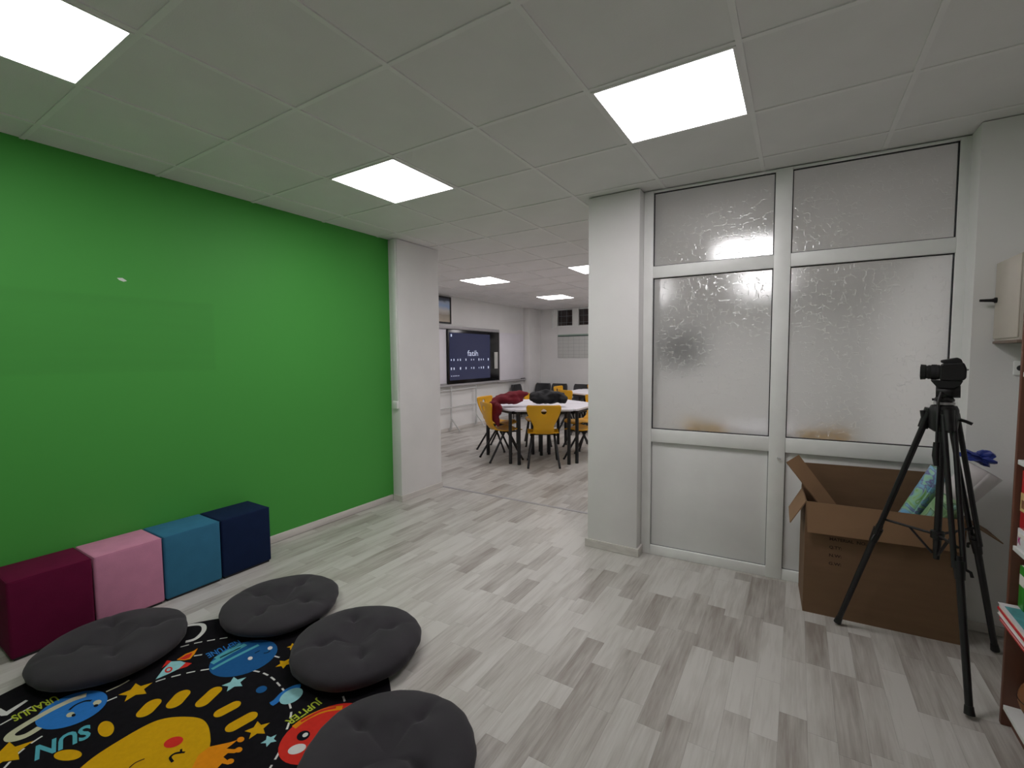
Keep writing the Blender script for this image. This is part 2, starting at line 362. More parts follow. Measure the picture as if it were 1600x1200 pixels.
# ------------------------------------------------------------------ ceiling: tiles, grid bars, LED panels
ceil = struct(box('ceiling', (XT-T, YF-T, H+.03), (XR+T, YB+T, H+.15), mat('ceiling_slab', (150, 150, 148), .9)), 'suspended ceiling of white square tiles over both rooms', 'ceiling')
LIGHTS = [(-2, -2), (-2, 1), (1, 1), (-5, 7), (-2, 7), (1, 7), (-5, 11), (-2, 11), (1, 11)]
tile_cache = {}
def tile_mesh(w, d):
    key = (round(w, 3), round(d, 3))
    if key not in tile_cache:
        me = bpy.data.meshes.new('ceiling_tile'); me.from_pydata(boxv((0, 0, 0), (w, d, .012)), [], BOXF); me.materials.append(M_tile); tile_cache[key] = me
    return tile_cache[key]
HB = .011     # half width of a grid bar face
for i in range(-8, 5):
    for j in range(-7, 16):
        x0, x1, y0, y1 = i*.6, (i+1)*.6, j*.6, (j+1)*.6
        if (i, j) in LIGHTS: continue
        if j*.6 >= 2.4-1e-6: lo = XT
        else: lo = XG
        x0, x1, y0, y1 = max(x0, lo), min(x1, XR), max(y0, YF), min(y1, YB)
        if x1-x0 < .04 or y1-y0 < .04: continue
        o = bpy.data.objects.new('ceiling_tile', tile_mesh(x1-x0-.004, y1-y0-.004)); COL.objects.link(o); o.parent = ceil
        o.location = (x0+.002, y0+.002, H+.004+random.uniform(0, .0015))
def bar(a, b, dz=0):
    box('grid_bar', (a[0], a[1], H-.0005+dz), (b[0], b[1], H+.024+dz), M_bar, ceil)
for i in range(-7, 5):
    x = i*.6
    if x >= XR: continue
    bar((x-HB, YF if x > XG else 2.4), (x+HB, YB))
for j in range(-5, 15):
    y = j*.6; lo = XT if y > 2.39 else XG
    bar((lo, y-HB), (XR, y+HB), .0008)
led_label = {(-2, -2): 'lit square ceiling panel over the coloured cubes, cut by the picture edge', (1, -2): 'lit square ceiling panel above the viewer', (-2, 1): 'lit square ceiling panel near the end of the green wall',
             (1, 1): 'lit square ceiling panel in front of the glazed partition', (-2, -5): 'lit square ceiling panel behind the viewer beside the green wall', (1, -5): 'lit square ceiling panel behind the viewer by the bookcase wall',
             (-5, 7): 'lit square ceiling panel in front of the interactive screen', (-2, 7): 'lit square ceiling panel half hidden by the right pillar', (1, 7): 'lit square ceiling panel glowing through the frosted glass',
             (-5, 11): 'lit square ceiling panel nearest the high far window', (-2, 11): 'lit square ceiling panel hidden behind the right pillar', (1, 11): 'lit square ceiling panel deepest behind the frosted glass'}
for (i, j) in LIGHTS:
    t = thing('ceiling_light', (i*.6+.3, j*.6+.3, H-.004), led_label[(i, j)], 'ceiling light', 0, 'square LED panels in the ceiling')
    w, w2 = .289, .277
    bm = bmesh.new()
    for a, b in (((-w, -w), (w, -w2)), ((-w, w2), (w, w)), ((-w, -w2), (-w2, w2)), ((w2, -w2), (w, w2))): addbox(bm, (a[0], a[1], 0), (b[0], b[1], .012))
    bmobj('frame', bm, M_bar, t)
    box('diffuser', (-w2, -w2, .003), (w2, w2, .010), M_led, t)

# ------------------------------------------------------------------ glazed partition
AX, AY = .505, 2.012; ANG = math.radians(3.1)
part = thing('window_1', (AX, AY, 0), 'white framed glazed partition with four frosted panes over white panels', 'partition', ANG)
part['kind'] = 'structure'
def pbox(name, s0, s1, z0, z1, y0, y1, m, bev=.003): return box(name, (s0, y0, z0), (s1, y1, z1), m, part, bev)
TOP = H-.002
S = [(.018, .764), (.856, 1.625)]
pbox('frame_stile', -.047, .018, 0, TOP, -.03, .03, M_pvc); pbox('frame_stile', 1.625, 1.672, 0, TOP, -.03, .03, M_pvc)
pbox('mullion', .764, .856, 0, TOP, -.034, .03, M_pvc)
for s0, s1 in S:
    pbox('rail', s0, s1, 0, .067, -.03, .03, M_pvc); pbox('rail', s0, s1, .835, .928, -.03, .03, M_pvc)
    pbox('rail', s0, s1, 2.008, 2.09, -.03, .03, M_pvc); pbox('rail', s0, s1, 2.603, TOP, -.03, .03, M_pvc, .002)
    for z0, z1 in ((.928, 2.008), (2.09, 2.603)):
        pn = box('pane', (s0+.001, 0, z0+.001), (s1-.001, .006, z1-.001), M_glass, part); pn.data.materials.append(M_glassback)
        for f_ in pn.data.polygons: f_.material_index = 0 if f_.normal.y < -.5 else 1
        bm = bmesh.new(); g = .006
        for a, b in (((s0, z0), (s1, z0+g)), ((s0, z1-g), (s1, z1)), ((s0, z0+g), (s0+g, z1-g)), ((s1-g, z0+g), (s1, z1-g))): addbox(bm, (a[0], -.012, a[1]), (b[0], -.0005, b[1]))
        bmobj('gasket', bm, M_gasket, pn)
    pbox('lower_panel', s0, s1, .067, .835, -.008, .008, M_panel, .002)
    bm = bmesh.new(); g = .004
    for a, b in (((s0, .067), (s1, .067+g)), ((s0, .835-g), (s1, .835)), ((s0, .067), (s0+g, .835)), ((s1-g, .067), (s1, .835))): addbox(bm, (a[0], -.0105, a[1]), (b[0], -.0078, b[1]))
    bmobj('panel_seam', bm, mat('grey_seam', (128, 130, 130), .6), part)
tube('latch', [(.815, -.034, .80), (.815, -.045, .80), (.835, -.05, .795)], .005, M_alu, part, 8)
pbox('side_filler', 1.672, 1.70, 0, TOP, -.02, .03, M_white2, .002)

# ------------------------------------------------------------------ coloured cubes
M_cubes = [mat('plum_velvet', (98, 18, 54), .9, .08, 12, .15, 300, spec=.15), mat('pink_velvet', (206, 140, 168), .85, .06, 12, .15, 300, spec=.2),
           mat('teal_velvet', (56, 116, 146), .85, .07, 12, .15, 300, spec=.15), mat('navy_velvet', (20, 36, 68), .85, .08, 12, .15, 300, spec=.15)]
cy = [-.832, -.508, -.188, .135, .468]
lab = ['plum velvet cube stool at the picture edge', 'pink velvet cube stool between the plum and teal ones', 'teal velvet cube stool between the pink and navy ones', 'navy velvet cube stool at the far end of the row']
for i in range(4):
    y0, y1 = cy[i]+.003, cy[i+1]-.003; w = y1-y0
    t = thing('cube_stool', (-1.915, (y0+y1)/2, 0), lab[i], 'stool', 0, 'velvet cube stools along the green wall')
    b = box('upholstered_cube', (-.14, -w/2, .012), (.15, w/2, .398), M_cubes[i], t, .012, None, 3)
    box('base_board', (-.13, -w/2+.012, 0), (.138, w/2-.012, .012), M_black, t)
    bm = bmesh.new()            # welted seam round the top edge
    addtube(bm, [(-.136, -w/2+.004, .394), (.147, -w/2+.004, .394), (.147, w/2-.004, .394), (-.136, w/2-.004, .394)], .0025, 6)
    bmobj('seam', bm, M_cubes[i], b)

# ------------------------------------------------------------------ floor cushions
def cushion(c, r, h, z0, seed, label, rz):
    rnd = random.Random(seed); NR, NA = 40, 96
    tufts = [(0, 0, .032)]+[(r*.52*math.cos(a+rz), r*.52*math.sin(a+rz), .026) for a in (PI/4, 3*PI/4, 5*PI/4, 7*PI/4)]
    lump = [(rnd.uniform(-r, r), rnd.uniform(-r, r), rnd.uniform(-.004, .005), rnd.uniform(.07, .14)) for _ in range(18)]
    folds = []
    for a in range(4):
        p, q = tufts[0], tufts[1+a]; folds.append((p, q, rnd.uniform(.004, .011)))
    for a in range(4): folds.append((tufts[1+a], (tufts[1+a][0]*1.75, tufts[1+a][1]*1.75, 0), rnd.uniform(.003, .009)))
    folds.append((tufts[1], tufts[2], .008)); folds.append((tufts[3], tufts[4], .005))
    def dip(x, y):
        d = 0
        for tx, ty, dp in tufts:
            q = math.hypot(x-tx, y-ty); d += dp*math.exp(-(q/.034)**1.4)
        for p, q, dp in folds:
            ax, ay, bx, by = p[0], p[1], q[0], q[1]; L2 = (bx-ax)**2+(by-ay)**2
            s = max(0, min(1, ((x-ax)*(bx-ax)+(y-ay)*(by-ay))/L2)); dd = math.hypot(x-ax-s*(bx-ax), y-ay-s*(by-ay))
            d += dp*math.exp(-(dd/.013)**2)
        for lx, ly, a, w in lump: d += a*math.exp(-((x-lx)**2+(y-ly)**2)/w**2)
        return d
    vs, fs = [], []
    prof = []
    for k in range(1, NR+1):
        ph = PI*(k/NR)-PI/2; cc = math.cos(ph); prof.append((max(cc, 0), math.sin(ph)))
    vs.append((0, 0, z0)); n0 = 1
    for k in range(1, NR):
        ph = PI*k/NR-PI/2; c_ = max(math.cos(ph), 0)**.42; s_ = math.copysign(abs(math.sin(ph))**.85, math.sin(ph))
        for a in range(NA):
            th = 2*PI*a/NA; wob = 1+.012*math.sin(3*th+seed)+.008*math.sin(7*th+2*seed)+.006*math.sin(23*th)*max(0, c_-.9)*8
            R = r*wob*(c_ if c_ < .999 else 1); x, y = R*math.cos(th), R*math.sin(th)
            z = z0+h/2+s_*h/2
            if s_ > 0:
                f = min(1, s_*1.3); z -= dip(x, y)*f
            vs.append((x, y, z))
    top = len(vs); vs.append((0, 0, z0+h-dip(0, 0)))
    for a in range(NA): fs.append((0, n0+(a+1) % NA, n0+a))
    for k in range(NR-2):
        for a in range(NA):
            i = n0+k*NA+a; j = n0+k*NA+(a+1) % NA; fs.append((i, j, j+NA, i+NA))
    l = n0+(NR-2)*NA
    for a in range(NA): fs.append((l+a, l+(a+1) % NA, top))
    t = thing('floor_cushion', (c[0], c[1], 0), label, 'cushion', 0, 'charcoal floor cushions on the rug')
    o = mesh('cover', vs, fs, M_cush, t, None, True)
    for tx, ty, dp in tufts:
        zz = z0+h-dip(tx, ty)-.002
        lathe('tuft_button', [(.001, .004), (.006, .003), (.008, 0), (.006, -.004)], M_cush, o, 10, (tx, ty, zz))
RZ = .006
cushion((-1.407, -.546), .303, .102, RZ+.002, 1.3, 'round charcoal floor cushion in front of the plum cube', .5)
cushion((-1.07, .117), .308, .095, RZ+.002, 2.9, 'round charcoal floor cushion nearest the navy cube', 1.1)
cushion((-.382, .084), .305, .111, RZ+.002, 4.2, 'round charcoal floor cushion beside the red printed planet, on the far rug rim', .2)
cushion((.234, -.29), .304, .112, RZ+.002, 5.7, 'round charcoal floor cushion closest to the viewer, cut by the picture bottom', .75)

# ------------------------------------------------------------------ space rug
RC = Vector((-.626, -.695, 0)); RR = .894
rug = thing('round_rug', RC, 'round black rug printed with a smiling sun, planets, stars and a rocket', 'rug')
lathe('pile', [(RR-.002, .0005), (RR, .003), (RR-.002, RZ)], mat('black_rug_pile', (17, 15, 20), .95, .25, 40, .3, 500, spec=.15), rug, 128)
RUGC = {}
def rcol(n, c): return mat('rug_print_'+n, c, .92, .05, 60, .2, 500, spec=.15)
CY, CB, CLB, CW, CO, CR, CN, CT, CG, CK, CBE = (rcol('yellow', (205, 158, 10)), rcol('blue', (44, 116, 190)), rcol('pale_blue', (146, 200, 204)), rcol('white', (214, 214, 210)), rcol('orange', (222, 138, 16)),
    rcol('red', (206, 48, 38)), rcol('deep_blue', (28, 86, 140)), rcol('teal', (84, 166, 180)), rcol('lime', (176, 190, 60)), rcol('ink', (14, 14, 22)), rcol('beige', (190, 190, 160)))
layer = [0]
def zl(l): return RZ+.0004+.0004*l
def flat(name, pts, m, l=0):       # pts: floor points (Vector), drawn as one flat printed patch
    z = zl(l); bm = bmesh.new(); f = bm.faces.new([bm.verts.new((p[0]-RC.x, p[1]-RC.y, z)) for p in pts]); bm.normal_update()
    if f.normal.z < 0: f.normal_flip()
    me = bpy.data.meshes.new(name); bm.to_mesh(me); bm.free(); return link(name, me, m, rug)
def fp(pts): return [F(u, v, RZ) for u, v in pts]
def ell(name, c, a, b, tilt, m, l=0, n=36):
    t = math.radians(tilt); pts = []
    for k in range(n):
        x, y = a*math.cos(2*PI*k/n), b*math.sin(2*PI*k/n); pts.append((c[0]+x*math.cos(t)-y*math.sin(t), c[1]+x*math.sin(t)+y*math.cos(t)))
    return flat(name, fp(pts), m, l)
def stroke_pts(P, w):
    L, R = [], []
    for i, p in enumerate(P):
        d = (P[min(i+1, len(P)-1)]-P[max(i-1, 0)]); d.z = 0; d.normalize(); nrm = Vector((-d.y, d.x, 0))
        ww = w[i] if isinstance(w, list) else w
        L.append(p+nrm*ww/2); R.append(p-nrm*ww/2)
    return L+R[::-1]
def smooth(pts, n=6):
    if len(pts) < 3: return pts
    out = []
    for i in range(len(pts)-1):
        p0, p1, p2, p3 = pts[max(i-1, 0)], pts[i], pts[i+1], pts[min(i+2, len(pts)-1)]
        for k in range(n):
            t = k/n; out.append(.5*((2*p1)+(p2-p0)*t+(2*p0-5*p1+4*p2-p3)*t*t+(3*p1-p0-3*p2+p3)*t**3))
    return out+[pts[-1]]
def stroke(name, px, w, m, l=0): return flat(name, stroke_pts(smooth(fp(px)), w), m, l)
def capsule(name, p0, p1, w, m, l=0):
    a, b = F(*p0, RZ), F(*p1, RZ); d = (b-a).normalized(); n = Vector((-d.y, d.x, 0)); pts = []
    for k in range(13): t = PI/2+PI*k/12; pts.append(a+d*(math.cos(t)*w/2+w/2)+n*math.sin(t)*w/2)
    for k in range(13): t = -PI/2+PI*k/12; pts.append(b+d*(math.cos(t)*w/2-w/2)+n*math.sin(t)*w/2)
    return flat(name, pts, m, l)
def star(c, r, rot, m, n=5, inner=.48):
    C0 = F(*c, RZ); pts = []
    for k in range(2*n):
        q = r if k % 2 == 0 else r*inner; a = rot+PI*k/n; pts.append(C0+Vector((q*math.cos(a), q*math.sin(a), 0)))
    flat('printed_star', pts, m, 1)
def dashes(px, dl=.035, gap=.022, w=.008):
    P = smooth(fp(px), 12); acc = 0; seg = [P[0]]; on = True; lim = dl
    for a, b in zip(P, P[1:]):
        d = (b-a).length; pos = 0
        while acc+(d-pos) >= lim:
            pos += lim-acc; q = a.lerp(b, pos/d)
            if on: flat('printed_dash', stroke_pts(seg+[q], w), CW, 0)
            on = not on; lim = dl if on else gap; acc = 0; seg = [q]
        acc += d-pos; seg.append(b)
def words(txt, p0, p1, hp, m, bold=.02):
    a, b, h = F(*p0, RZ), F(*p1, RZ), F(*hp, RZ); e = (b-a); L = e.length; e.normalize(); n = Vector((-e.y, e.x, 0)); hh = abs((h-a).dot(n))
    cu = bpy.data.curves.new('t', 'FONT'); cu.body = txt; cu.size = 1; cu.offset = bold; cu.resolution_u = 3
    ob = bpy.data.objects.new('t', cu); COL.objects.link(ob); dg = bpy.context.evaluated_depsgraph_get(); dg.update()
    me = bpy.data.meshes.new_from_object(ob.evaluated_get(dg)); bpy.data.objects.remove(ob)
    xs = [v.co.x for v in me.vertices]; ys = [v.co.y for v in me.vertices]; x0, x1, y0, y1 = min(xs), max(xs), min(ys), max(ys)
    for v in me.vertices:
        q = a+e*((v.co.x-x0)/(x1-x0)*L)+n*((v.co.y-y0)/(y1-y0)*hh); v.co = (q.x-RC.x, q.y-RC.y, zl(2))
    link('printed_word', me, m, rug)['label'] = 'printed word '+txt
# sun
flat('printed_sun', smooth(fp([(112, 1212), (145, 1184), (185, 1158), (225, 1135), (252, 1124), (282, 1120), (312, 1122.5), (325, 1134), (329, 1155), (328, 1170), (332, 1215), (300, 1262), (220, 1290), (130, 1270), (100, 1235), (112, 1212)])[:-1], 5), CY, 0)
flat('printed_crown', fp([(327.5, 1167), (360, 1160), (371, 1156.5), (362, 1164), (354, 1170), (366, 1171), (372, 1169), (374, 1174), (366, 1177), (356, 1177), (349, 1183), (356, 1189), (362, 1187), (364, 1192), (356, 1195), (347, 1193), (340, 1200), (335, 1225), (310, 1240), (295, 1210), (310, 1180)]), CO, 1)
for c in ((376, 1156), (373, 1172), (360, 1190)): ell('printed_drop', c, 6, 4, -20, CO, 2, 16)
ell('printed_cheek', (271, 1160), 16, 7.5, -20, CR, 2)
stroke('printed_eyelid', [(270, 1191), (266, 1184), (273, 1178), (284, 1176)], .009, CK, 2)
stroke('printed_lash', [(283, 1176), (283, 1171)], .007, CK, 3); stroke('printed_lash', [(283, 1176), (289, 1176)], .007, CK, 3)
stroke('printed_smile', [(202, 1200), (212, 1192), (226, 1186)], .005, CK, 2)
for p0, p1, w in (((219, 1121), (246, 1092), .062), ((266, 1107), (291, 1078), .062), ((309, 1105), (343, 1073), .056), ((334, 1119), (376, 1097), .05), ((352, 1142), (402, 1114), .054)): capsule('printed_sunray', p0, p1, w, CY)
ell('printed_sunray', (165.5, 1139), 13, 12, -30, CY); ell('printed_sunray', (106, 1180), 22, 8.5, -4, CY)
# blue planet with a beige ring
ell('printed_planet', (111.5, 1109.5), 60, 23, -21, CB, 1)
stroke('printed_ring', [(62, 1137), (40, 1150), (20, 1155), (15, 1150), (32, 1137), (75, 1112), (110, 1095), (135, 1086)], .03, CBE, 2)
stroke('printed_ring', [(166, 1081), (188, 1071), (202, 1063)], .008, CBE, 1)
stroke('printed_smile', [(108, 1110), (118, 1102), (132, 1096), (143, 1095)], .010, CK, 2)
for c in ((110, 1117), (152, 1098)): ell('printed_eye', c, 7, 3.5, -20, CBE, 2, 18)
ell('printed_pupil', (115, 1118), 3.5, 2.2, -20, CK, 3, 12); ell('printed_pupil', (150, 1103), 4, 2, -20, CK, 3, 12)
words('URANUS', (86, 1087), (16, 1120), (94, 1094), CG)
words('SUN', (141, 1131), (56, 1166), (152, 1148), CT, .03)
# deep blue striped planet
ell('printed_planet', (380, 1029), 56, 24, -19, CN, 1)
for px, w in (([(336, 1029), (375, 1006)], .02), ([(331, 1037), (360, 1020), (384, 1007)], .028), ([(331, 1046), (362, 1029), (404, 1008)], .018), ([(344, 1028), (376, 1012)], .01)): stroke('printed_stripe', px, w, CT, 2)
for c in ((391, 1029), (422, 1013)): ell('printed_eye', c, 4, 2.6, -20, CW, 3, 14)
stroke('printed_smile', [(398, 1021), (402, 1019), (406, 1017)], .006, CK, 3); stroke('printed_smile', [(412, 1021), (418, 1020), (422, 1017)], .006, CK, 3)
words('NEPTUNE', (372, 1000), (321, 1022), (378, 1006), CB)
# red planet
ell('printed_planet', (506, 1147), 78, 37, -27, CR, 1)
stroke('printed_stripe', [(459, 1137), (480, 1122), (508, 1110), (535, 1106)], .024, CO, 2); stroke('printed_stripe', [(470, 1128), (500, 1112), (525, 1106)], .012, CR, 3)
ell('printed_eye', (474, 1150), 11, 7, -25, CK, 3); ell('printed_eye', (464, 1171), 15, 7, -20, CW, 3); ell('printed_eye', (477, 1149), 5, 3, -30, CW, 4, 14)
words('JUPITER', (495, 1090), (442, 1125), (507, 1097), CG)
# saucer planet and small bodies
ell('printed_planet', (455, 1088), 20, 10, -28, CLB, 2); stroke('printed_ring', [(423, 1101), (432, 1095), (444, 1083), (458, 1075), (470, 1072)], [.008]+[.03]*23+[.01], CB, 1)
ell('printed_moon', (408.5, 1077.5), 9, 5, -20, CN, 1)
# rocket
flat('printed_rocket', fp([(243, 1062), (255, 1046), (267, 1034), (282, 1033), (290, 1036), (280, 1045), (264, 1053)]), CLB, 2)
flat('printed_fin', fp([(253, 1044), (261, 1032), (268, 1033), (262, 1038)]), CR, 1); flat('printed_fin', fp([(276, 1047), (289, 1035), (300, 1036.5), (292, 1042)]), CR, 1)
flat('printed_flame', fp([(276, 1031), (290, 1022), (303, 1017), (309, 1013), (304, 1022), (297, 1030), (288, 1032)]), CO, 1)
flat('printed_flame', fp([(280, 1030), (292, 1023), (301, 1020), (296, 1028), (288, 1031)]), CR, 2)
ell('printed_porthole', (263.5, 1047), 6.5, 4, -25, CR, 3); ell('printed_porthole', (263.5, 1047), 3.5, 2, -25, CLB, 4, 16)
# big white letters at the rim and dashed orbits
stroke('printed_letter', [(290, 1003), (306, 998), (318, 986), (317, 977), (304, 976), (285, 980), (262, 990), (252, 1001), (262, 1006), (280, 1005)], .022, CW, 1)
flat('printed_letter', fp([(44, 1095), (40, 1094), (10, 1112), (1, 1107), (-14, 1112), (2, 1119), (11, 1118)]), CW, 1)
dashes([(4, 1203), (30, 1176), (60, 1154), (85, 1140)]); dashes([(166, 1096), (190, 1086), (197, 1083)]); dashes([(218, 1075), (250, 1063), (275, 1056), (300, 1050), (330, 1045)])
dashes([(396, 1048), (412, 1052), (426, 1060), (436, 1070), (446, 1082)]); dashes([(452, 1099), (455, 1112), (452, 1128), (448, 1140)]); dashes([(437, 1174), (428, 1190), (415, 1212)])
dashes([(0, 1133), (20, 1122)]); dashes([(32, 1114), (60, 1098)]); dashes([(282, 1011), (310, 1004), (356, 996)]); dashes([(303, 1025), (322, 1022)]); dashes([(428, 1025), (446, 1030)]); dashes([(536, 1088), (540, 1100)])
for c, r, rot, m in (((212, 1080), .062, .3, CY), ((366, 1068), .05, .2, CLB), ((444, 1037), .038, .6, CY), ((402, 1140), .046, .1, CY), ((421, 1157), .03, .4, CLB), ((8, 1180), .075, .3, CY), ((458, 1010), .03, .2, CY)): star(c, r, rot, m)

# ------------------------------------------------------------------ cardboard box with rolls
BX = thing('cardboard_box', (1.475, 1.672, 0), 'large open brown cardboard box behind the tripod', 'box', math.radians(3.4))
bw, bd, bh, ct = .672, .33, .637, .006
box('front_wall', (0, 0, 0), (bw, ct, bh), M_card, BX); box('back_wall', (0, bd-ct, 0), (bw, bd, bh), M_card, BX)
box('side_wall', (0, ct, 0), (ct, bd-ct, bh), M_card, BX); box('side_wall', (bw-ct, ct, 0), (bw, bd-ct, bh), M_card, BX); box('bottom', (ct, ct, 0), (bw-ct, bd-ct, ct), M_card, BX)
def sheet(name, a, b, c, d, m, th=.005, parent=BX):
    a, b, c, d = map(Vector, (a, b, c, d)); n = (b-a).cross(d-a).normalized()*th
    return prism(name, [a, b, c, d], n, m, parent)
sheet('front_flap', (.004, -.001, bh), (bw-.01, -.001, bh), (bw-.012, -.022, bh-.158), (.01, -.030, bh-.166), M_cardin)
sheet('back_flap', (0, bd, bh), (bw, bd, bh), (bw-.035, bd+.005, bh+.160), (.008, bd+.005, bh+.152), M_card)
sheet('side_flap', (0, bd-.03, bh), (0, .004, bh), (-.075, 0, bh-.135), (-.068, bd-.05, bh-.125), M_cardin)
sheet('side_flap', (bw, .01, bh), (bw, .20, bh), (bw+.135, .19, bh-.085), (bw+.14, .02, bh-.095), M_card)
ink = mat('box_print_ink', (52, 36, 26), .9)
def wall_text(txt, x, z, h, parent, m, y=-.0012, w=None, rx=PI/2, mirror=False, name='printed_text'):
    cu = bpy.data.curves.new('t', 'FONT'); cu.body = txt; cu.size = h*1.35; cu.resolution_u = 2; cu.offset = .0006
    ob = bpy.data.objects.new('t', cu); COL.objects.link(ob); dg = bpy.context.evaluated_depsgraph_get(); dg.update()
    me = bpy.data.meshes.new_from_object(ob.evaluated_get(dg)); bpy.data.objects.remove(ob)
    s = (w/max(v.co.x for v in me.vertices)) if w else 1
    for v in me.vertices: v.co = (x+v.co.x*s, y, z+v.co.y)
    return link(name, me, m, parent)
for i, (tx, w) in enumerate((('MATERIAL  NO:', .165), ('Q.TY:', .058), ('N.W:', .058), ('G.W:', .058))): wall_text(tx, .115, .435-.046*i, .017, BX, ink, -.0008, w)
# loose strip of cardboard leaning out of the box
cs = [(1.371, 1.84, .811), (1.432, 1.87, .857), (1.665, 1.87, .53), (1.58, 1.84, .53)]
bm = bmesh.new(); addprism(bm, [Vector(p)-Vector((1.58, 1.85, .53)) for p in cs], (.004, -.004, .003))
o = bmobj('cardboard_strip', bm, M_cardin, None, (1.58, 1.85, .53)); tag(o, 'narrow cardboard strip sticking up out of the open box', 'cardboard')
def print_mat(name, cols, scale):
    m = bpy.data.materials.new(name); m.use_nodes = True; nt = m.node_tree; b = nt.nodes['Principled BSDF']; b.inputs['Roughness'].default_value = .4
    tc = nt.nodes.new('ShaderNodeTexCoord'); n = nt.nodes.new('ShaderNodeTexNoise'); n.inputs['Scale'].default_value = scale; n.inputs['Detail'].default_value = 1; n.inputs['Distortion'].default_value = 2.5
    nt.links.new(tc.outputs['Object'], n.inputs['Vector']); cr = nt.nodes.new('ShaderNodeValToRGB'); nt.links.new(n.outputs[0], cr.inputs[0])
    e = cr.color_ramp.elements; e[0].position = cols[0][0]; e[0].color = lin(cols[0][1]); e[1].position = cols[-1][0]; e[1].color = lin(cols[-1][1])
    for p, c in cols[1:-1]: k = e.new(p); k.color = lin(c)
    nt.links.new(cr.outputs[0], b.inputs['Base Color']); return m
M_map = print_mat('swirly_map_print', [(.3, (120, 176, 214)), (.42, (140, 196, 216)), (.47, (120, 110, 170)), (.5, (150, 206, 200)), (.58, (160, 206, 150)), (.62, (110, 170, 80)), (.66, (170, 210, 180))], 9)
M_paper = mat('white_roll_paper', (205, 200, 200), .6, .04, 6); M_land = print_mat('green_land_print', [(.35, (130, 168, 120)), (.5, (150, 182, 140)), (.52, (60, 60, 70)), (.54, (120, 160, 120)), (.7, (140, 176, 200))], 7)
def roll(name, p0, p1, r0, r1, m, label, turns=1.6, m2=None, split=.5, spl=.004):
    p0, p1 = Vector(p0), Vector(p1); ax = (p1-p0); L = ax.length; ax.normalize(); a = Vector((0, -1, 0)); a = (a-ax*a.dot(ax)).normalized(); b = ax.cross(a)
    n = int(40*turns); NL = 12
    t = thing(name, p0, label, 'paper roll', 0)
    def piece(nm, k0, k1, mm):
        vs, fs = [], []
        for k in range(k0, k1+1):
            f = k/NL; R = r0+(r1-r0)*f
            for i in range(n+1):
                th = 2*PI*turns*i/n; rr = R-spl*th/(2*PI)*1.2
                vs.append(ax*(L*f)+(a*math.cos(th)+b*math.sin(th))*rr)
        for k in range(k1-k0):
            for i in range(n): q = k*(n+1)+i; fs.append((q, q+1, q+n+2, q+n+1))
        o = mesh(nm, vs, fs, mm, t, None, True); md = o.modifiers.new('thickness', 'SOLIDIFY'); md.thickness = .0012; return o
    ks = int(NL*split)
    if m2: piece('printed_sheet', 0, ks, m); piece('blank_sheet', ks, NL, m2)
    else: piece('printed_sheet', 0, NL, m)
    return t
roll('poster_roll', (1.86, 1.90, .36), (2.075, 1.90, .845), .046, .046, M_map, 'blue and green swirl-printed poster roll in the cardboard box')
roll('map_roll', (1.915, 1.785, .40), (2.21, 1.785, .885), .040, .080, M_land, 'wide cone-shaped roll with green printed map, leaning in the box', 1.35, M_paper, .72)
# crumpled blue plastic at the mouth of the wide roll
bm = bmesh.new(); rb = random.Random(5)
bmesh.ops.create_icosphere(bm, subdivisions=3, radius=1)
for v in bm.verts:
    n = v.co.copy(); k = 1+.35*math.sin(5*n.x+2*n.y)+.3*math.sin(7*n.z+4*n.x)+rb.uniform(-.18, .18)
    v.co = Vector((n.x*.055*k, n.y*.03*k, n.z*.028*k-.25*n.x*.055))
o = bmobj('crumpled_plastic', bm, mat('blue_plastic_film', (40, 58, 140), .35, .2, 30), None, (2.195, 1.785, .945)); tag(o, 'crumpled blue plastic poking out of the wide paper roll', 'plastic')

# ------------------------------------------------------------------ tripod and camera
TC = Vector((1.992, 1.478, 0)); RT = Vector((.981, -.1945, 0)); MV = Vector((.1945, .981, 0))
tri = thing('tripod', TC, 'tall black camera tripod in front of the cardboard box', 'tripod')
def T3(r, z, d=0): return RT*r+MV*d+Vector((0, 0, z))
lathe('collar', [(.03, 1.10), (.05, 1.115), (.055, 1.17), (.052, 1.205), (.045, 1.222), (.03, 1.226)], M_black, tri, 20)
tube('centre_column', [(0, 0, .58), (0, 0, 1.236)], .014, M_blackmetal, tri, 14)
lathe('plate_ring', [(.028, 1.226), (.038, 1.228), (.038, 1.238), (.028, 1.24)], M_alu, tri, 20)
feet = [Vector((1.634, 1.609, 0)), Vector((2.039, 1.104, 0)), Vector((2.272, 1.721, 0))]
hub = Vector((0, 0, .615)); lathe('spreader_hub', [(.016, .595), (.026, .60), (.026, .632), (.016, .636)], M_black, tri, 14)
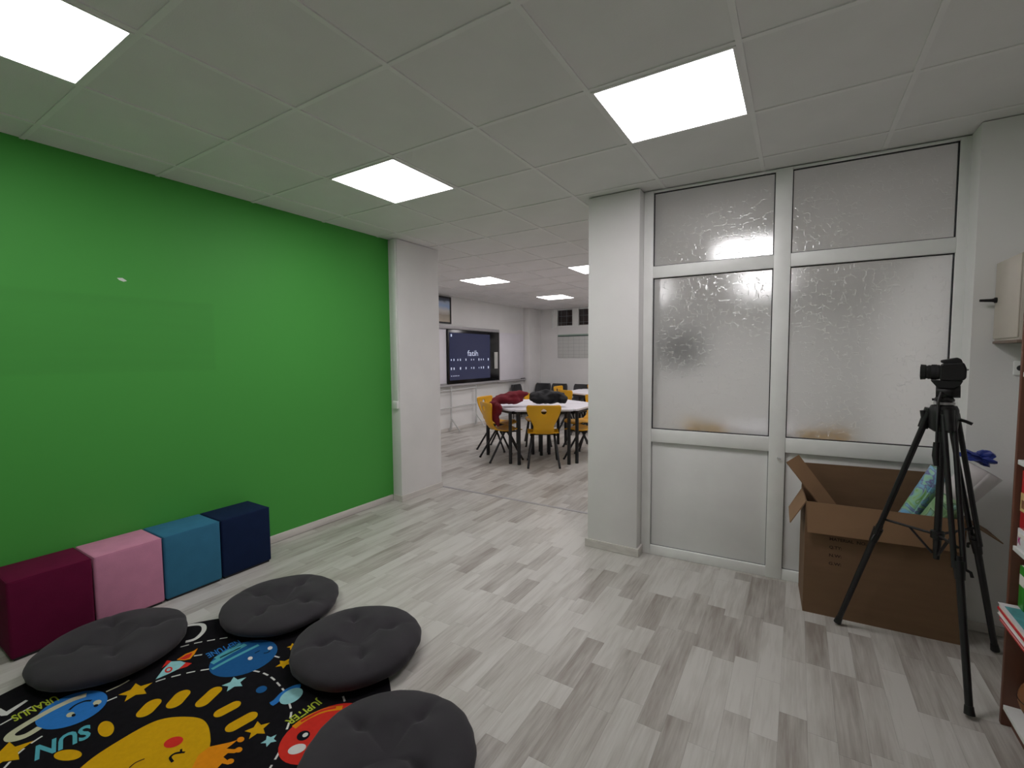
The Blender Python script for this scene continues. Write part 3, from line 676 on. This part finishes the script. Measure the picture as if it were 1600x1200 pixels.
for ft in feet:
    d = ft-TC; h = Vector((d.x, d.y, 0)).normalized(); side = Vector((-h.y, h.x, 0))
    top = h*.05+Vector((0, 0, 1.185)); bot = Vector((d.x, d.y, .012)); mid = top.lerp(bot, .54); ax = (bot-top).normalized()
    leg = tube('leg', [mid-ax*.05, bot], [.0145, .0125], M_blackmetal, tri, 12)
    for s in (-1, 1): tube('leg_tube', [top+side*.018*s, mid+side*.015*s], .0108, M_blackmetal, leg, 10)
    tube('leg_hinge', [top-ax*.02, top+ax*.075], [.024, .02], M_black, leg, 10)
    tube('clamp', [mid-ax*.03, mid+ax*.045], [.021, .017], M_black, leg, 12)
    tube('clamp_lever', [mid+side*.018, mid+side*.036+ax*.01, mid+side*.04+ax*.03], .006, M_black, leg, 8)
    tube('rubber_foot', [bot-ax*.035, bot-ax*.002], [.0145, .018], M_black, leg, 12)
    tube('spreader_arm', [hub, top.lerp(bot, .47)], .006, M_blackmetal, tri, 8)
    tube('spreader_strut', [Vector((0, 0, .50)).lerp(hub, .2)+h*.015, (hub+top.lerp(bot, .47))*.5], .005, M_blackmetal, tri, 8)
tube('column_foot', [(0, 0, .50), (0, 0, .6)], [.012, .016], M_black, tri, 12)
tube('lock_knob', [T3(-.045, 1.165), T3(-.07, 1.172)], .007, M_black, tri, 8); tube('lock_knob', [T3(-.066, 1.155), T3(-.07, 1.195)], [.011, .013], M_black, tri, 8)
tube('lock_lever', [T3(.045, 1.165), T3(.075, 1.155), T3(.095, 1.145)], .007, M_black, tri, 8)
head = lathe('head_base', [(.026, 1.24), (.036, 1.243), (.036, 1.252), (.028, 1.262)], M_black, tri, 20)
tube('head_lever', [T3(-.02, 1.25), T3(-.042, 1.248)], .0055, M_black, tri, 8)
bm = bmesh.new(); addtube(bm, [T3(-.03, 1.286), T3(.052, 1.288)], .028, 18); addtube(bm, [T3(.0, 1.255), T3(.0, 1.285)], .024, 14); bmobj('pan_head', bm, M_black, tri, None, True)
prism('quick_release_plate', [T3(-.05, 1.338, -.03), T3(.058, 1.338, -.03), T3(.05, 1.318, -.03), T3(.03, 1.304, -.03), T3(-.025, 1.304, -.03)], MV*.06, M_black, tri, None, .002)
pan = tube('pan_handle', [T3(-.012, 1.285, -.03), T3(-.02, 1.24, -.05), T3(-.018, 1.05, -.075)], .006, M_blackmetal, tri, 8)
tube('grip', [T3(-.018, 1.06, -.0745), T3(-.019, 1.0, -.082), T3(-.014, .955, -.088)], [.012, .014, .011], M_black, pan, 12)
vc = thing('video_camera', TC+Vector((0, 0, 1.338)), 'small black camera with its lens to the left, mounted on the tripod', 'camera')
def K(r, z, d=0): return RT*r+MV*d+Vector((0, 0, z))
prism('body', [K(-.02, .002, -.035), K(.055, .0, -.035), K(.068, .012, -.035), K(.068, .055, -.035), K(.058, .082, -.035), K(-.012, .078, -.035), K(-.02, .07, -.035)], MV*.07, M_black, vc, None, .006)
prism('viewfinder_hump', [K(-.018, .082, -.02), K(-.02, .092, -.02), K(.036, .105, -.02), K(.05, .096, -.02), K(.056, .076, -.02), K(-.002, .076, -.02)], MV*.04, M_black, vc, None, .004)
lens = tube('lens', [K(-.02, .037), K(-.05, .037), K(-.0505, .037), K(-.06, .037)], [.034, .034, .032, .033], M_black, vc, 24)
tube('focus_ring', [K(-.03, .037), K(-.048, .037)], .0355, mat('ribbed_rubber', (26, 25, 27), .8, .3, 80), lens, 24)
tube('lens_hood', [K(-.058, .037), K(-.066, .037), K(-.068, .037), K(-.086, .037)], [.030, .030, .034, .036], M_black, lens, 24)
tube('front_glass', [K(-.0865, .037), K(-.0875, .037)], .028, mat('lens_glass', (10, 10, 20), .08, 0), lens, 20)
box('mode_dial', (-.008, -.008, 0), (.008, .008, .006), M_alu, vc, .003, K(.045, .082, -.01))
tube('strap_lug', [K(.066, .05, -.02), K(.074, .05, -.02)], .004, M_alu, vc, 8)

# ------------------------------------------------------------------ switch cabinet and socket
t = thing('switch_cabinet', (2.25, 1.76, 1.52), 'grey metal switch cabinet with a black lever handle, high on the right', 'cabinet')
M_cab = mat('grey_cabinet_paint', (196, 188, 176), .5, .04, 5)
box('body', (.006, -.155, 0), (XR-2.25-.001, .155, .392), M_cab, t, .004)
box('door', (0, -.152, .012), (.006, .152, .388), M_cab, t, .002)
box('underside_shade', (.0, -.155, -.012), (XR-2.25-.001, .155, 0), mat('shade_brown', (120, 104, 92), .6), t, .002)  # thin brown strip, the shade under the cabinet put into its colour
tube('lever_handle', [(0, .125, .204), (-.02, .125, .204), (-.062, .125, .206)], [.012, .008, .0065], M_black, t, 10)
lathe('handle_rose', [(.014, 0), (.014, .008), (.010, .01)], M_black, t, 14, None, Matrix.Translation((0, .125, .204)) @ Matrix.Rotation(-PI/2, 4, 'Y'))
t = thing('wall_socket', (2.358, 1.92, 1.386), 'small white wall socket below the grey switch cabinet', 'socket')
box('plate', (-.028, -.01, -.035), (.028, 0, .035), M_pvc, t, .004); lathe('socket_hole', [(.014, 0), (.014, .002), (.01, .003)], M_gasket, t, 16, None, Matrix.Translation((-.004, -.0095, 0)) @ Matrix.Rotation(PI/2, 4, 'X'))

# ------------------------------------------------------------------ bookcase and what stands in it
BCX, BY1, BY0 = 2.132, 1.143, .345
bc = thing('bookcase', (BCX, BY1, 0), 'tall reddish wooden bookcase with white shelves at the right edge', 'bookcase')
dp = XR-BCX-.004; BL = BY1-BY0
box('side_panel', (0, -.02, 0), (dp, 0, 1.86), M_wood, bc, .004); box('side_panel', (0, -BL, 0), (dp, -BL+.02, 1.86), M_wood, bc, .004)
box('back_board', (dp-.006, -BL+.02, 0), (dp, -.02, 1.86), M_wood, bc); box('top_board', (0, -BL+.02, 1.84), (dp-.006, -.02, 1.86), M_wood, bc)
SHZ = [.085, .41, .725, 1.058, 1.39, 1.62]
for z in SHZ: box('shelf', (.004, -BL+.02, z-.018), (dp-.006, -.02, z), M_shelf, bc, .0015)
box('plinth', (.03, -BL+.02, 0), (.045, -.02, .067), M_wood, bc)
def bookthing(name, a, b, m, label, cat, parts=True, rz=0):
    ox, oy, oz = (a[0]+b[0])/2, (a[1]+b[1])/2, a[2]; hx, hy, hz = (b[0]-a[0])/2, (b[1]-a[1])/2, b[2]-a[2]
    t = thing(name, (ox, oy, oz), label, cat, rz)
    if name == 'picture_book_box':
        box('carton', (-hx, -hy, 0), (hx, hy, hz), m, t, .002)
        box('printed_band', (-hx-.0008, -hy+.01, hz*.3), (-hx, hy, hz*.62), mat('tan_print', (205, 176, 120), .5, .2, 30), t)
        box('printed_band', (-hx-.0012, -hy+.02, hz*.36), (-hx-.0008, hy-.012, hz*.5), mat('brown_print', (128, 84, 54), .5, .3, 40), t)
    else:
        lying = hz < .06
        if lying:
            c = .002; box('cover', (-hx, -hy, 0), (hx, hy, c), m, t); box('cover', (-hx, -hy, hz-c), (hx, hy, hz), m, t)
            box('page_block', (-hx+.003, -hy+.003, c), (hx-.004, hy-.003, hz-c), M_paperw, t); box('edge_stripe', (-hx-.0006, -hy, hz*.42), (-hx+.003, hy, hz*.62), M_red, t); box('edge_stripe', (-hx, hy-.003, hz*.42), (hx-.01, hy+.0006, hz*.62), M_red, t)
            box('printed_band', (-hx+.01, -hy+.02, hz), (hx-.02, hy-.03, hz+.0006), mat(name+label[:6]+'_print', (90, 160, 165), .4, .25, 25), t)
        else:
            box('cover', (-hx, -hy, 0), (hx, hy, hz), m, t, .001); box('page_block', (-hx+.004, -hy+.003, hz), (hx-.003, hy-.003, hz+.0015), M_paperw, t)
            box('spine_label', (-hx-.0008, -hy+.004, hz*.55), (-hx, hy-.004, hz*.8), M_paperw, t)
    return t
M_paperw = mat('page_white', (226, 222, 214), .7, .04)
M_red = mat('red_cover', (198, 34, 44), .4, .08); M_grn = mat('green_cover', (46, 140, 40), .4, .1, 20); M_mag = mat('white_red_cover', (226, 222, 226), .35, .1, 8)
xb = BCX
b1 = bookthing('picture_book_box', (xb+.015, .90, .80), (xb+.2, 1.112, 1.02), M_red, 'red printed carton on the middle shelf, its tan picture showing', 'box')
b2 = bookthing('paper_box', (xb+.012, .90, .7265), (xb+.2, 1.113, .799), mat('white_carton', (226, 226, 228), .5), 'white carton with pink letter under the red carton', 'box')
wall = wall_text('K', 0, .015, .03, b2, mat('pink_ink', (200, 40, 140), .5), 0)
wall.rotation_euler = (0, 0, -PI/2); wall.location = (-.0948, .100, 0)
bookthing('book', (xb+.02, 1.05, .50), (xb+.2, 1.1, .66), M_grn, 'green book with white lettering standing above the magazines', 'book')
for i, (z0, z1, dx, m, lb) in enumerate(((.4115, .43, -.012, mat('purple_cover', (110, 60, 140), .4, .1), 'purple-edged magazine at the bottom of the stack'), (.43, .455, -.026, M_red, 'red-edged magazine in the middle of the stack'), (.455, .498, -.032, M_mag, 'thick white magazine with blue-green cover on top of the stack'))):
    bookthing('magazine', (xb+dx, .62+.01*i, z0), (xb+.21, 1.105, z1), m, lb, 'magazine')
t = thing('brown_ball', (xb+.105, 1.028, .0855), 'brown leather-look ball on the bottom bookcase shelf', 'ball')
lathe('ball_skin', [(.09*math.sin(PI*k/16), .09-.09*math.cos(PI*k/16)) for k in range(1, 16)], mat('brown_leather', (128, 80, 44), .5, .1, 20, .1, 200), t, 24)
tube('ball_seam', [(.0905*math.cos(a), .0905*math.sin(a), .09) for a in [2*PI*k/32 for k in range(33)]], .0015, M_black, t, 6)

# ------------------------------------------------------------------ screen wall of the far room
XS = XT+.06
tv = thing('interactive_board', (XT, 6.3, .93), 'large black interactive screen on the far left wall', 'screen')
def tvb(name, y0, y1, z0, z1, x0, x1, m, parent=tv, bev=.003): return box(name, (x0, y0-6.3, z0-.93), (x1, y1-6.3, z1-.93), m, parent, bev)
ty0, ty1, tz0, tz1 = 5.43, 7.19, .925, 1.975
bez = tvb('bezel', ty0, ty1, tz0, tz1, .03, .095, mat('gloss_black', (10, 10, 12), .2, .05))
scr_m = emit_mat('screen_navy', lin((27, 32, 58)), 1.0); scr_m.node_tree.nodes['Principled BSDF'].inputs['Base Color'].default_value = (.01, .01, .02, 1); scr_m.node_tree.nodes['Principled BSDF'].inputs['Roughness'].default_value = .15
scr = tvb('screen', ty0+.04, 6.83, 1.0, 1.92, .095, .0965, scr_m, bez, 0)
ic = emit_mat('screen_icon', lin((108, 124, 158)), 1.0); bm = bmesh.new(); ri = random.Random(3)
icy = [5.52, 5.60, 5.72, 5.80, 5.98, 6.16, 6.24, 6.42, 6.50, 6.58, 6.76]
for row, z in enumerate((1.395, 1.225)):
    for y in icy:
        if row == 1 and ri.random() < .2: continue
        s = ri.uniform(.010, .017); addbox(bm, (.0966, y-s-6.3, z-s*1.5-.93), (.0970, y+s-6.3, z+s*1.5-.93))
for y in (5.52, 5.58, 5.63, 5.68, 5.74): addbox(bm, (.0966, y-.012-6.3, 1.075-.93), (.097, y+.012-6.3, 1.09-.93))
addbox(bm, (.0966, 5.51-6.3, 1.84-.93), (.097, 5.55-6.3, 1.89-.93))
bmobj('screen_icons', bm, ic, scr)['kind'] = 'stuff'
cu = wall_text('fatih', 0, 0, .12, scr, ic, 0, .36, name='screen_logo'); cu.rotation_euler = (0, 0, PI/2); cu.location = (.0972, 6.03-6.3, 1.47-.93)
tvb('pen_holder', 6.98, 7.10, 1.19, 1.55, .095, .115, mat('silver_grey', (190, 190, 186), .4), bez)
tvb('top_rail', 5.0, 7.2, 1.985, 2.045, .02, .1, M_alu); tvb('bottom_rail', 5.0, 7.2, .885, .925, .02, .11, M_alu)
tvb('side_trim', ty1, ty1+.015, .925, 1.985, .02, .1, M_alu)
wbL = thing('whiteboard', (XT, 5.15, .93), 'white sliding board left of the black screen', 'whiteboard')
box('board', (.02, -.45, 0), (.06, .272, 1.05), M_tabletop, wbL, .003); box('edge_trim', (.06, -.45, 0), (.064, .272, .02), M_alu, wbL)
wbR = thing('whiteboard', (XT, 7.8, .87), 'wide white board right of the black screen', 'whiteboard')
box('board', (.002, -.58, .04), (.022, .585, 1.12), M_tabletop, wbR, .003); box('tray', (.002, -.58, .0), (.09, .585, .035), M_alu, wbR, .003)
for i, (y, c) in enumerate(((8.22, (30, 30, 34)), (8.29, (60, 62, 70)), (8.35, (40, 36, 40)))):
    o = tube('board_marker', [(0, -.03, .01), (0, .035, .012)], .009, mat('marker%d' % i, c, .4), None, 8, (XT+.06, y, .906))
    tag(o, ('black board marker lying nearest the screen', 'grey board marker in the middle of the tray trio', 'dark board marker nearest the far pillar')[i], 'marker', 'markers on the whiteboard tray')
# white pipe stand beneath the screen
st = thing('board_stand', (XT+.11, 5.93, 0), 'white tubular stand under the interactive screen', 'stand')
M_st = mat('white_tube', (205, 206, 204), .4, .03)
for y in (5.52, 6.33):
    tube('upright', [(-.03, y-5.93, .06), (-.03, y-5.93, .883)], .016, M_st, st); tube('foot', [(-.07, y-5.93, .02), (-.03, y-5.93, .24), (-.03, y-5.93, .27)], .014, M_st, st); tube('foot', [(.14, y-5.93+.05, .016), (-.02, y-5.93, .25)], .014, M_st, st)
tube('crossbar', [(-.03, 4.7-5.93, .47), (-.03, 6.33-5.93, .485)], .014, M_st, st); tube('crossbar', [(-.03, 4.7-5.93, .80), (-.03, 6.33-5.93, .82)], .010, M_st, st)
# framed picture
def land_mat():
    m = bpy.data.materials.new('landscape_print'); m.use_nodes = True; nt = m.node_tree; b = nt.nodes['Principled BSDF']; b.inputs['Roughness'].default_value = .3
    tc = nt.nodes.new('ShaderNodeTexCoord'); s = nt.nodes.new('ShaderNodeSeparateXYZ'); nt.links.new(tc.outputs['Generated'], s.inputs[0])
    n = nt.nodes.new('ShaderNodeTexNoise'); n.inputs['Scale'].default_value = 6; nt.links.new(tc.outputs['Generated'], n.inputs['Vector'])
    a = nt.nodes.new('ShaderNodeMath'); a.operation = 'MULTIPLY_ADD'; nt.links.new(n.outputs[0], a.inputs[0]); a.inputs[1].default_value = .16; nt.links.new(s.outputs['Z'], a.inputs[2])
    cr = nt.nodes.new('ShaderNodeValToRGB'); nt.links.new(a.outputs[0], cr.inputs[0]); e = cr.color_ramp.elements
    e[0].position = .1; e[0].color = lin((190, 178, 158)); e[1].position = 1; e[1].color = lin((66, 74, 92))
    for p, c in ((.35, (160, 150, 134)), (.55, (196, 194, 190)), (.75, (150, 176, 214)), (.9, (170, 186, 210))): k = e.new(p); k.color = lin(c)
    nt.links.new(cr.outputs[0], b.inputs['Base Color']); return m
fr = thing('framed_picture', (XT, 5.26, 2.09), 'black framed landscape print above the screen, half hidden by the pillar', 'picture')
bm = bmesh.new()
for a, b in (((-.37, 0), (.37, .03)), ((-.37, .48), (.37, .51)), ((-.37, .03), (-.34, .48)), ((.34, .03), (.37, .48))): addbox(bm, (0, a[0], a[1]), (.025, b[0], b[1]))
bmobj('frame', bm, M_black, fr); box('print', (.004, -.34, .03), (.014, .34, .48), land_mat(), fr)
# window high in the back wall
win = thing('window_2', (WX0, YB, WZ0), 'small high window with white frame in the far wall, night outside', 'window'); win['kind'] = 'structure'
ww, wh = WX1-WX0, WZ1-WZ0
def wb(name, x0, x1, z0, z1, y0, y1, m): return box(name, (x0, y0, z0), (x1, y1, z1), m, win, .002)
wb('reveal', -.12, -.07, -.03, wh, -.03, .1, M_pvc)
wb('frame_bar', 0, ww, 0, .035, -.01, .06, M_pvc); wb('frame_bar', 0, ww, wh-.02, wh, -.01, .06, M_pvc); wb('frame_bar', -.1, .03, 0, wh, -.01, .06, M_pvc); wb('frame_bar', ww-.03, ww, 0, wh, -.01, .06, M_pvc); wb('mullion', .44, .60, 0, wh, -.02, .06, M_pvc)
M_night = bpy.data.materials.new('window_glass'); M_night.use_nodes = True
_nt = M_night.node_tree; _nt.nodes.remove(_nt.nodes['Principled BSDF']); _tr = _nt.nodes.new('ShaderNodeBsdfTransparent'); _gl = _nt.nodes.new('ShaderNodeBsdfGlossy'); _gl.inputs['Roughness'].default_value = .03
_fr = _nt.nodes.new('ShaderNodeFresnel'); _mx = _nt.nodes.new('ShaderNodeMixShader'); _nt.links.new(_fr.outputs[0], _mx.inputs[0]); _nt.links.new(_tr.outputs[0], _mx.inputs[1]); _nt.links.new(_gl.outputs[0], _mx.inputs[2]); _nt.links.new(_mx.outputs[0], _nt.nodes['Material Output'].inputs[0])
for x0, x1 in ((.03, .44), (.60, ww-.03)): wb('pane', x0, x1, .035, wh-.02, .02, .026, M_night)
for i in range(9): tube('security_bar', [(.06+i*.15, .16, -.02), (.06+i*.15, .16, wh)], .004, M_alu, win, 6)
for z in (.12, .28): tube('security_bar', [(0, .165, z), (ww, .165, z)], .004, M_alu, win, 6)
o = box('wall_outside', (WX0-.6, YB+.75, WZ0-.6), (WX1+.6, YB+.85, WZ1+.9), mat('dark_brown_render', (84, 62, 56), .9, .2, 4)); struct(o, 'dark outside wall seen through the high window', 'wall')
# planner board
pb = thing('planner_board', (-3.672, YB-.002, 1.405), 'white planner board with ruled grid and dark green header on far wall', 'board')
box('board', (0, -.012, 0), (1.0, 0, .575), mat('planner_white', (206, 208, 204), .5, .02), pb, .002); M_dg = mat('dark_green_band', (40, 66, 56), .5); M_pl = mat('pale_green_band', (150, 172, 160), .5)
box('header_band', (0, -.0135, .525), (1.0, -.012, .545), M_dg, pb); box('header_strip', (0, -.0135, .545), (1.0, -.012, .575), M_pl, pb)
bm = bmesh.new()
for i in range(8): addbox(bm, (i*.1425, -.0128, 0), (i*.1425+.004, -.012, .525))
for k in range(7): addbox(bm, (0, -.0128, k*.087), (1.0, -.012, k*.087+.004))
bmobj('ruled_grid', bm, mat('grid_grey', (160, 164, 162), .5), pb)
# dim objects behind the frosted panes
t = thing('notice_panel', (-.76, YB, 1.22), 'dark notice panel on the far wall, a grey smudge through the left frosted pane', 'panel')
box('board', (-.46, -.03, 0), (.46, 0, .74), mat('dark_felt', (16, 18, 21), .9), t, .004)
bm = bmesh.new()
for a, b in (((-.48, -.02), (.48, 0)), ((-.48, .74), (.48, .76)), ((-.48, 0), (-.46, .74)), ((.46, 0), (.48, .74))): addbox(bm, (a[0], -.04, a[1]), (b[0], 0, b[1]))
bmobj('frame', bm, M_alu, t)

# ------------------------------------------------------------------ school chairs and tables
def make_chair():
    root = thing('school_chair', (0, 0, 0), '', 'chair', 0, 'yellow school chairs round the white tables')
    def shell(name, prof, wid, hole=None, nu=26):
        nv = len(prof); vs, fs = [], []
        for j, (y, z) in enumerate(prof):
            w = wid[j]
            for i in range(nu+1):
                s = 2*i/nu-1; vs.append(Vector((s*w/2, y+.035*s*s if name == 'backrest' else y, z+(.012*s*s if name == 'seat' else 0))))
        for j in range(nv-1):
            for i in range(nu):
                q = j*(nu+1)+i; fs.append((q, q+1, q+nu+2, q+nu+1))
        if hole:
            hx, hz, hr = hole; keep = []
            for f in fs:
                c = sum((vs[i] for i in f), Vector())/4
                if math.hypot(c.x-hx, c.z-hz) > hr or False: keep.append(f)
            used = {}
            dele = [f for f in fs if f not in keep]; din = set(i for f in dele for i in f); kin = set(i for f in keep for i in f)
            for i in din & kin:
                v = vs[i]; d = math.hypot(v.x-hx, v.z-hz); 
                if d > 1e-4: v.x = hx+(v.x-hx)*hr/d; v.z = hz+(v.z-hz)*hr/d
            fs = keep
        o = mesh(name, vs, fs, M_yellow, root, None, True); md = o.modifiers.new('thickness', 'SOLIDIFY'); md.thickness = .012; md.offset = 0; return o
    n = 30; prof, wid = [], []
    for j in range(n+1):
        t = j/n; z = .825-.385*t; y = -.275+.085*t-.02*math.sin(PI*t); 
        if t > .85: y += (t-.85)*.25
        w = .45 if t < .12 else .45-.19*((t-.12)/.6)**1.3 if t < .72 else .26+.02*((t-.72)/.28)
        if t < .06: w -= .05*(1-t/.06)**2
        prof.append((y, z)); wid.append(w)
    shell('backrest', prof, wid, (0, .742, .036))
    y_, z_ = prof[-1]; prof2, wid2 = [(y_, z_)], [.28]
    for j in range(1, 17):
        t = j/16; y = y_+.40*t; z = .44-.022*math.sin(PI*min(1, t*1.3))+(-.03*max(0, t-.8)/.2); w = .28+.14*min(1, t/.22) if t < .8 else .42-.10*((t-.8)/.2)**2
        prof2.append((y, z)); wid2.append(w)
    shell('seat', prof2, wid2)
    for s in (-1, 1):
        tube('leg', [(s*.15, -.02, .41), (s*.205, -.26, .012)],   .015, M_blackmetal, root, 8); tube('leg', [(s*.15, .02, .41), (s*.2, .23, .012)],   .015, M_blackmetal, root, 8)
    tube('under_frame', [(-.15, 0, .408), (.15, 0, .408)], .013, M_blackmetal, root, 8); tube('under_frame', [(-.17, -.1, .41), (-.17, .14, .41), (.17, .14, .41), (.17, -.1, .41)], .010, M_blackmetal, root, 8)
    for s in (-1, 1):
        for y in (-.26, .23): box('foot_cap', (s*.205-.014, y-.014, 0), (s*.205+.014, y+.014, .022), M_black, root, .004)
    return root
ch0 = make_chair(); used = [False]
def put_chair(x, y, ang, label):
    o = ch0 if not used[0] else copy_tree(ch0); used[0] = True
    o.location = (x, y, 0); o.rotation_euler = (0, 0, ang); o['label'] = label; return o
HC = Vector((-1.83, 4.66, 0)); A0 = -88
put_chair(-1.478, 4.08, .529, 'yellow school chair with its pierced back turned to the passage')
def chair_at(c, deg, r, label, twist=0):
    a = math.radians(deg); put_chair(c.x+r*math.cos(a), c.y+r*math.sin(a), a+PI/2+twist, label)
chair_at(HC, -118, .66, 'yellow school chair nearest the screen stand, under the red jacket', -.12)
chair_at(HC, -177, .74, 'yellow school chair left of the first table, behind the red jacket')
chair_at(HC, 2, .70, 'yellow school chair right of the first table, half hidden by the pillar')
chair_at(HC, 62, .80, 'yellow school chair behind the right rim of the first table')
chair_at(HC, 122, .72, 'yellow school chair peeking over the far rim of the first table, beside the black jacket')
def wedge_table(c, k, label, r=.86):
    a0, a1 = math.radians(A0+60*k), math.radians(A0+60*(k+1))
    t = thing('wedge_table', (c.x, c.y, 0), label, 'table', 0, 'white wedge tables set in rings')
    p0, p1 = Vector((math.cos(a0), math.sin(a0)))*r, Vector((math.cos(a1), math.sin(a1)))*r
    out = [Vector((math.cos((a0+a1)/2), math.sin((a0+a1)/2)))*.02]
    def rc(p, q0, q1):   # rounded corner
        d0 = (q0-p).normalized()*.10; d1 = (q1-p).normalized()*.10; return [p+d0*(1-s)**2+d1*s**2 for s in (0, .25, .5, .75, 1)]
    out += rc(p0, out[0], p1)+rc(p1, p0, out[0])
    g = Vector((math.cos((a0+a1)/2), math.sin((a0+a1)/2)))*.002
    prism('tabletop', [(p.x+g.x, p.y+g.y, .722) for p in out], (0, 0, .024), M_tabletop, t)
    prism('apron', [(p.x*.88+g.x*15, p.y*.88+g.y*15, .675) for p in out], (0, 0, .046), M_blackmetal, t)
    for a in (a0+.085, a1-.085): tube('leg', [(.79*math.cos(a), .79*math.sin(a), 0), (.79*math.cos(a), .79*math.sin(a), .722)], .024, M_blackmetal, t, 12)
    am = (a0+a1)/2; tube('leg', [(.14*math.cos(am), .14*math.sin(am), 0), (.14*math.cos(am), .14*math.sin(am), .722)], .024, M_blackmetal, t, 12)
    return t
names6 = ['front wedge of the nearest white table ring, facing the passage', 'right wedge of the nearest white table ring, beside the pillar', 'rear right wedge of the nearest white table ring', 'rear left wedge of the nearest white table ring', 'left wedge of the nearest white table ring, towards the screen', 'front left wedge of the nearest white table ring, under the red jacket']
for k in range(6): wedge_table(HC, k, names6[k])
HC2 = Vector((-1.78, 7.35, 0))
for k, nm in ((0, 'front wedge of the farther white table ring'), (3, 'rear left wedge of the farther white table ring'), (4, 'left wedge of the farther white table ring, towards the black chairs'), (5, 'front left wedge of the farther white table ring')): wedge_table(HC2, k, nm)
chair_at(HC2, -178, .82, 'yellow school chair seen sideways left of the farther table')
chair_at(HC2, -118, .80, 'yellow school chair with its back turned, at the farther table front')
chair_at(HC2, 122, .78, 'yellow school chair behind the farther table')
HC3 = Vector((1.12, 4.15, 0))
for k, nm in ((5, 'front left wedge of the white table ring behind the frosted glass'), (0, 'front wedge of the white table ring behind the frosted glass')): wedge_table(HC3, k, nm)
chair_at(HC3, -118, .72, 'yellow school chair glowing orange at the foot of the left frosted pane')
chair_at(HC3, -58, .72, 'yellow school chair glowing orange at the foot of the right frosted pane')
# black visitor chairs along the back wall
def make_black():
    root = thing('visitor_chair', (0, 0, 0), '', 'chair', 0, 'black visitor chairs along the far wall')
    m = mat('black_leatherette', (44, 45, 48), .5, .1, 20); bm = bmesh.new(); n = 14
    vs, fs = [], []
    for j in range(n+1):
        t = j/n; z = .46+.33*t; w = .40-.05*abs(t-.5)**2*2-(.04*(t-.85)/.15 if t > .85 else 0)
        for i in range(n+1):
            s = 2*i/n-1; vs.append((s*w/2, .20+.06*t-.05*s*s, z))
    for j in range(n):
        for i in range(n): q = j*(n+1)+i; fs.append((q, q+1, q+n+2, q+n+1))
    o = mesh('backrest', vs, fs, m, root, None, True); md = o.modifiers.new('thickness', 'SOLIDIFY'); md.thickness = .04
    box('seat', (-.21, -.22, .41), (.21, .20, .47), m, root, .025, None, 3)
    for s in (-1, 1):
        tube('leg', [(s*.19, -.19, 0), (s*.19, -.19, .42)], .011, M_blackmetal, root, 8); tube('leg', [(s*.19, .2, 0), (s*.19, .18, .42), (s*.19, .24, .62)], .011, M_blackmetal, root, 8)
    tube('seat_frame', [(-.19, -.19, .40), (.19, -.19, .40)], .011, M_blackmetal, root, 8)
    return root
bk = make_black()
for i, (x, y, a, lb) in enumerate(((-3.91, 8.42, 0, 'black visitor chair standing second from the far corner'), (-3.465, 8.42, 0, 'black visitor chair behind the sideways yellow chair'), (-2.88, 8.42, 0, 'black visitor chair behind the farther white table'), (-4.06, 7.95, -.0, 'black visitor chair in the far corner, beside the slim pillar'))):
    o = bk if i == 0 else copy_tree(bk)
    o.location = (x, y, 0); o.rotation_euler = (0, 0, a); o['label'] = lb
    if i == 3: o.location = (-4.0, 7.9, 0); o.rotation_euler = (0, 0, PI/2)
# jackets on the first table
def heap(name, lumps, m, label, loc, vox=.018, flatz=None):
    bm = bmesh.new()
    for (x, y, z), (a, b, c), rz in lumps:
        M = Matrix.Translation((x, y, z)) @ Matrix.Rotation(rz, 4, 'Z') @ Matrix.Diagonal((a, b, c, 1)); bmesh.ops.create_icosphere(bm, subdivisions=3, radius=1, matrix=M)
    o = bmobj(name, bm, m, None, loc); r = o.modifiers.new('merge', 'REMESH'); r.mode = 'VOXEL'; r.voxel_size = vox; r.use_smooth_shade = True
    tx = bpy.data.textures.new(name+'_folds', 'CLOUDS'); tx.noise_scale = .09; tx.noise_depth = 2
    d = o.modifiers.new('folds', 'DISPLACE'); d.texture = tx; d.strength = .05; d.mid_level = .6; d.texture_coords = 'LOCAL'
    s = o.modifiers.new('soft', 'SMOOTH'); s.iterations = 2
    return tag(o, label, 'jacket')
TZ = .752
heap('red_jacket', [((0, 0, .075), (.2, .13, .07), .6), ((.10, .11, .15), (.13, .09, .055), .6), ((-.09, -.03, .085), (.12, .10, .07), .4), ((.02, .02, .13), (.12, .1, .06), .2), ((-.16, -.10, .05), (.08, .07, .06), .5), ((-.15, -.19, -.03), (.09, .05, .10), .55), ((-.10, -.215, -.13), (.065, .035, .12), .55), ((-.05, -.215, -.05), (.11, .04, .09), -.5), ((-.06, -.21, -.22), (.04, .025, .09), .55)],
     mat('dark_red_fleece', (108, 16, 32), .9, .12, 15, .2, 200), 'dark red jacket heaped on the table rim and hanging down', (-2.03, 4.11, TZ+.022))
heap('black_jacket', [((0, 0, .075), (.25, .13, .07), .6), ((.10, .06, .13), (.16, .11, .06), .6), ((-.11, -.03, .13), (.13, .1, .06), .3), ((.20, .10, .08), (.09, .09, .07), .4), ((-.03, .06, .17), (.12, .07, .045), .5)],
     mat('black_nylon', (15, 16, 19), .6, .15, 15, spec=.25), 'black padded jacket lying on the first table', (-1.60, 4.40, TZ+.022))
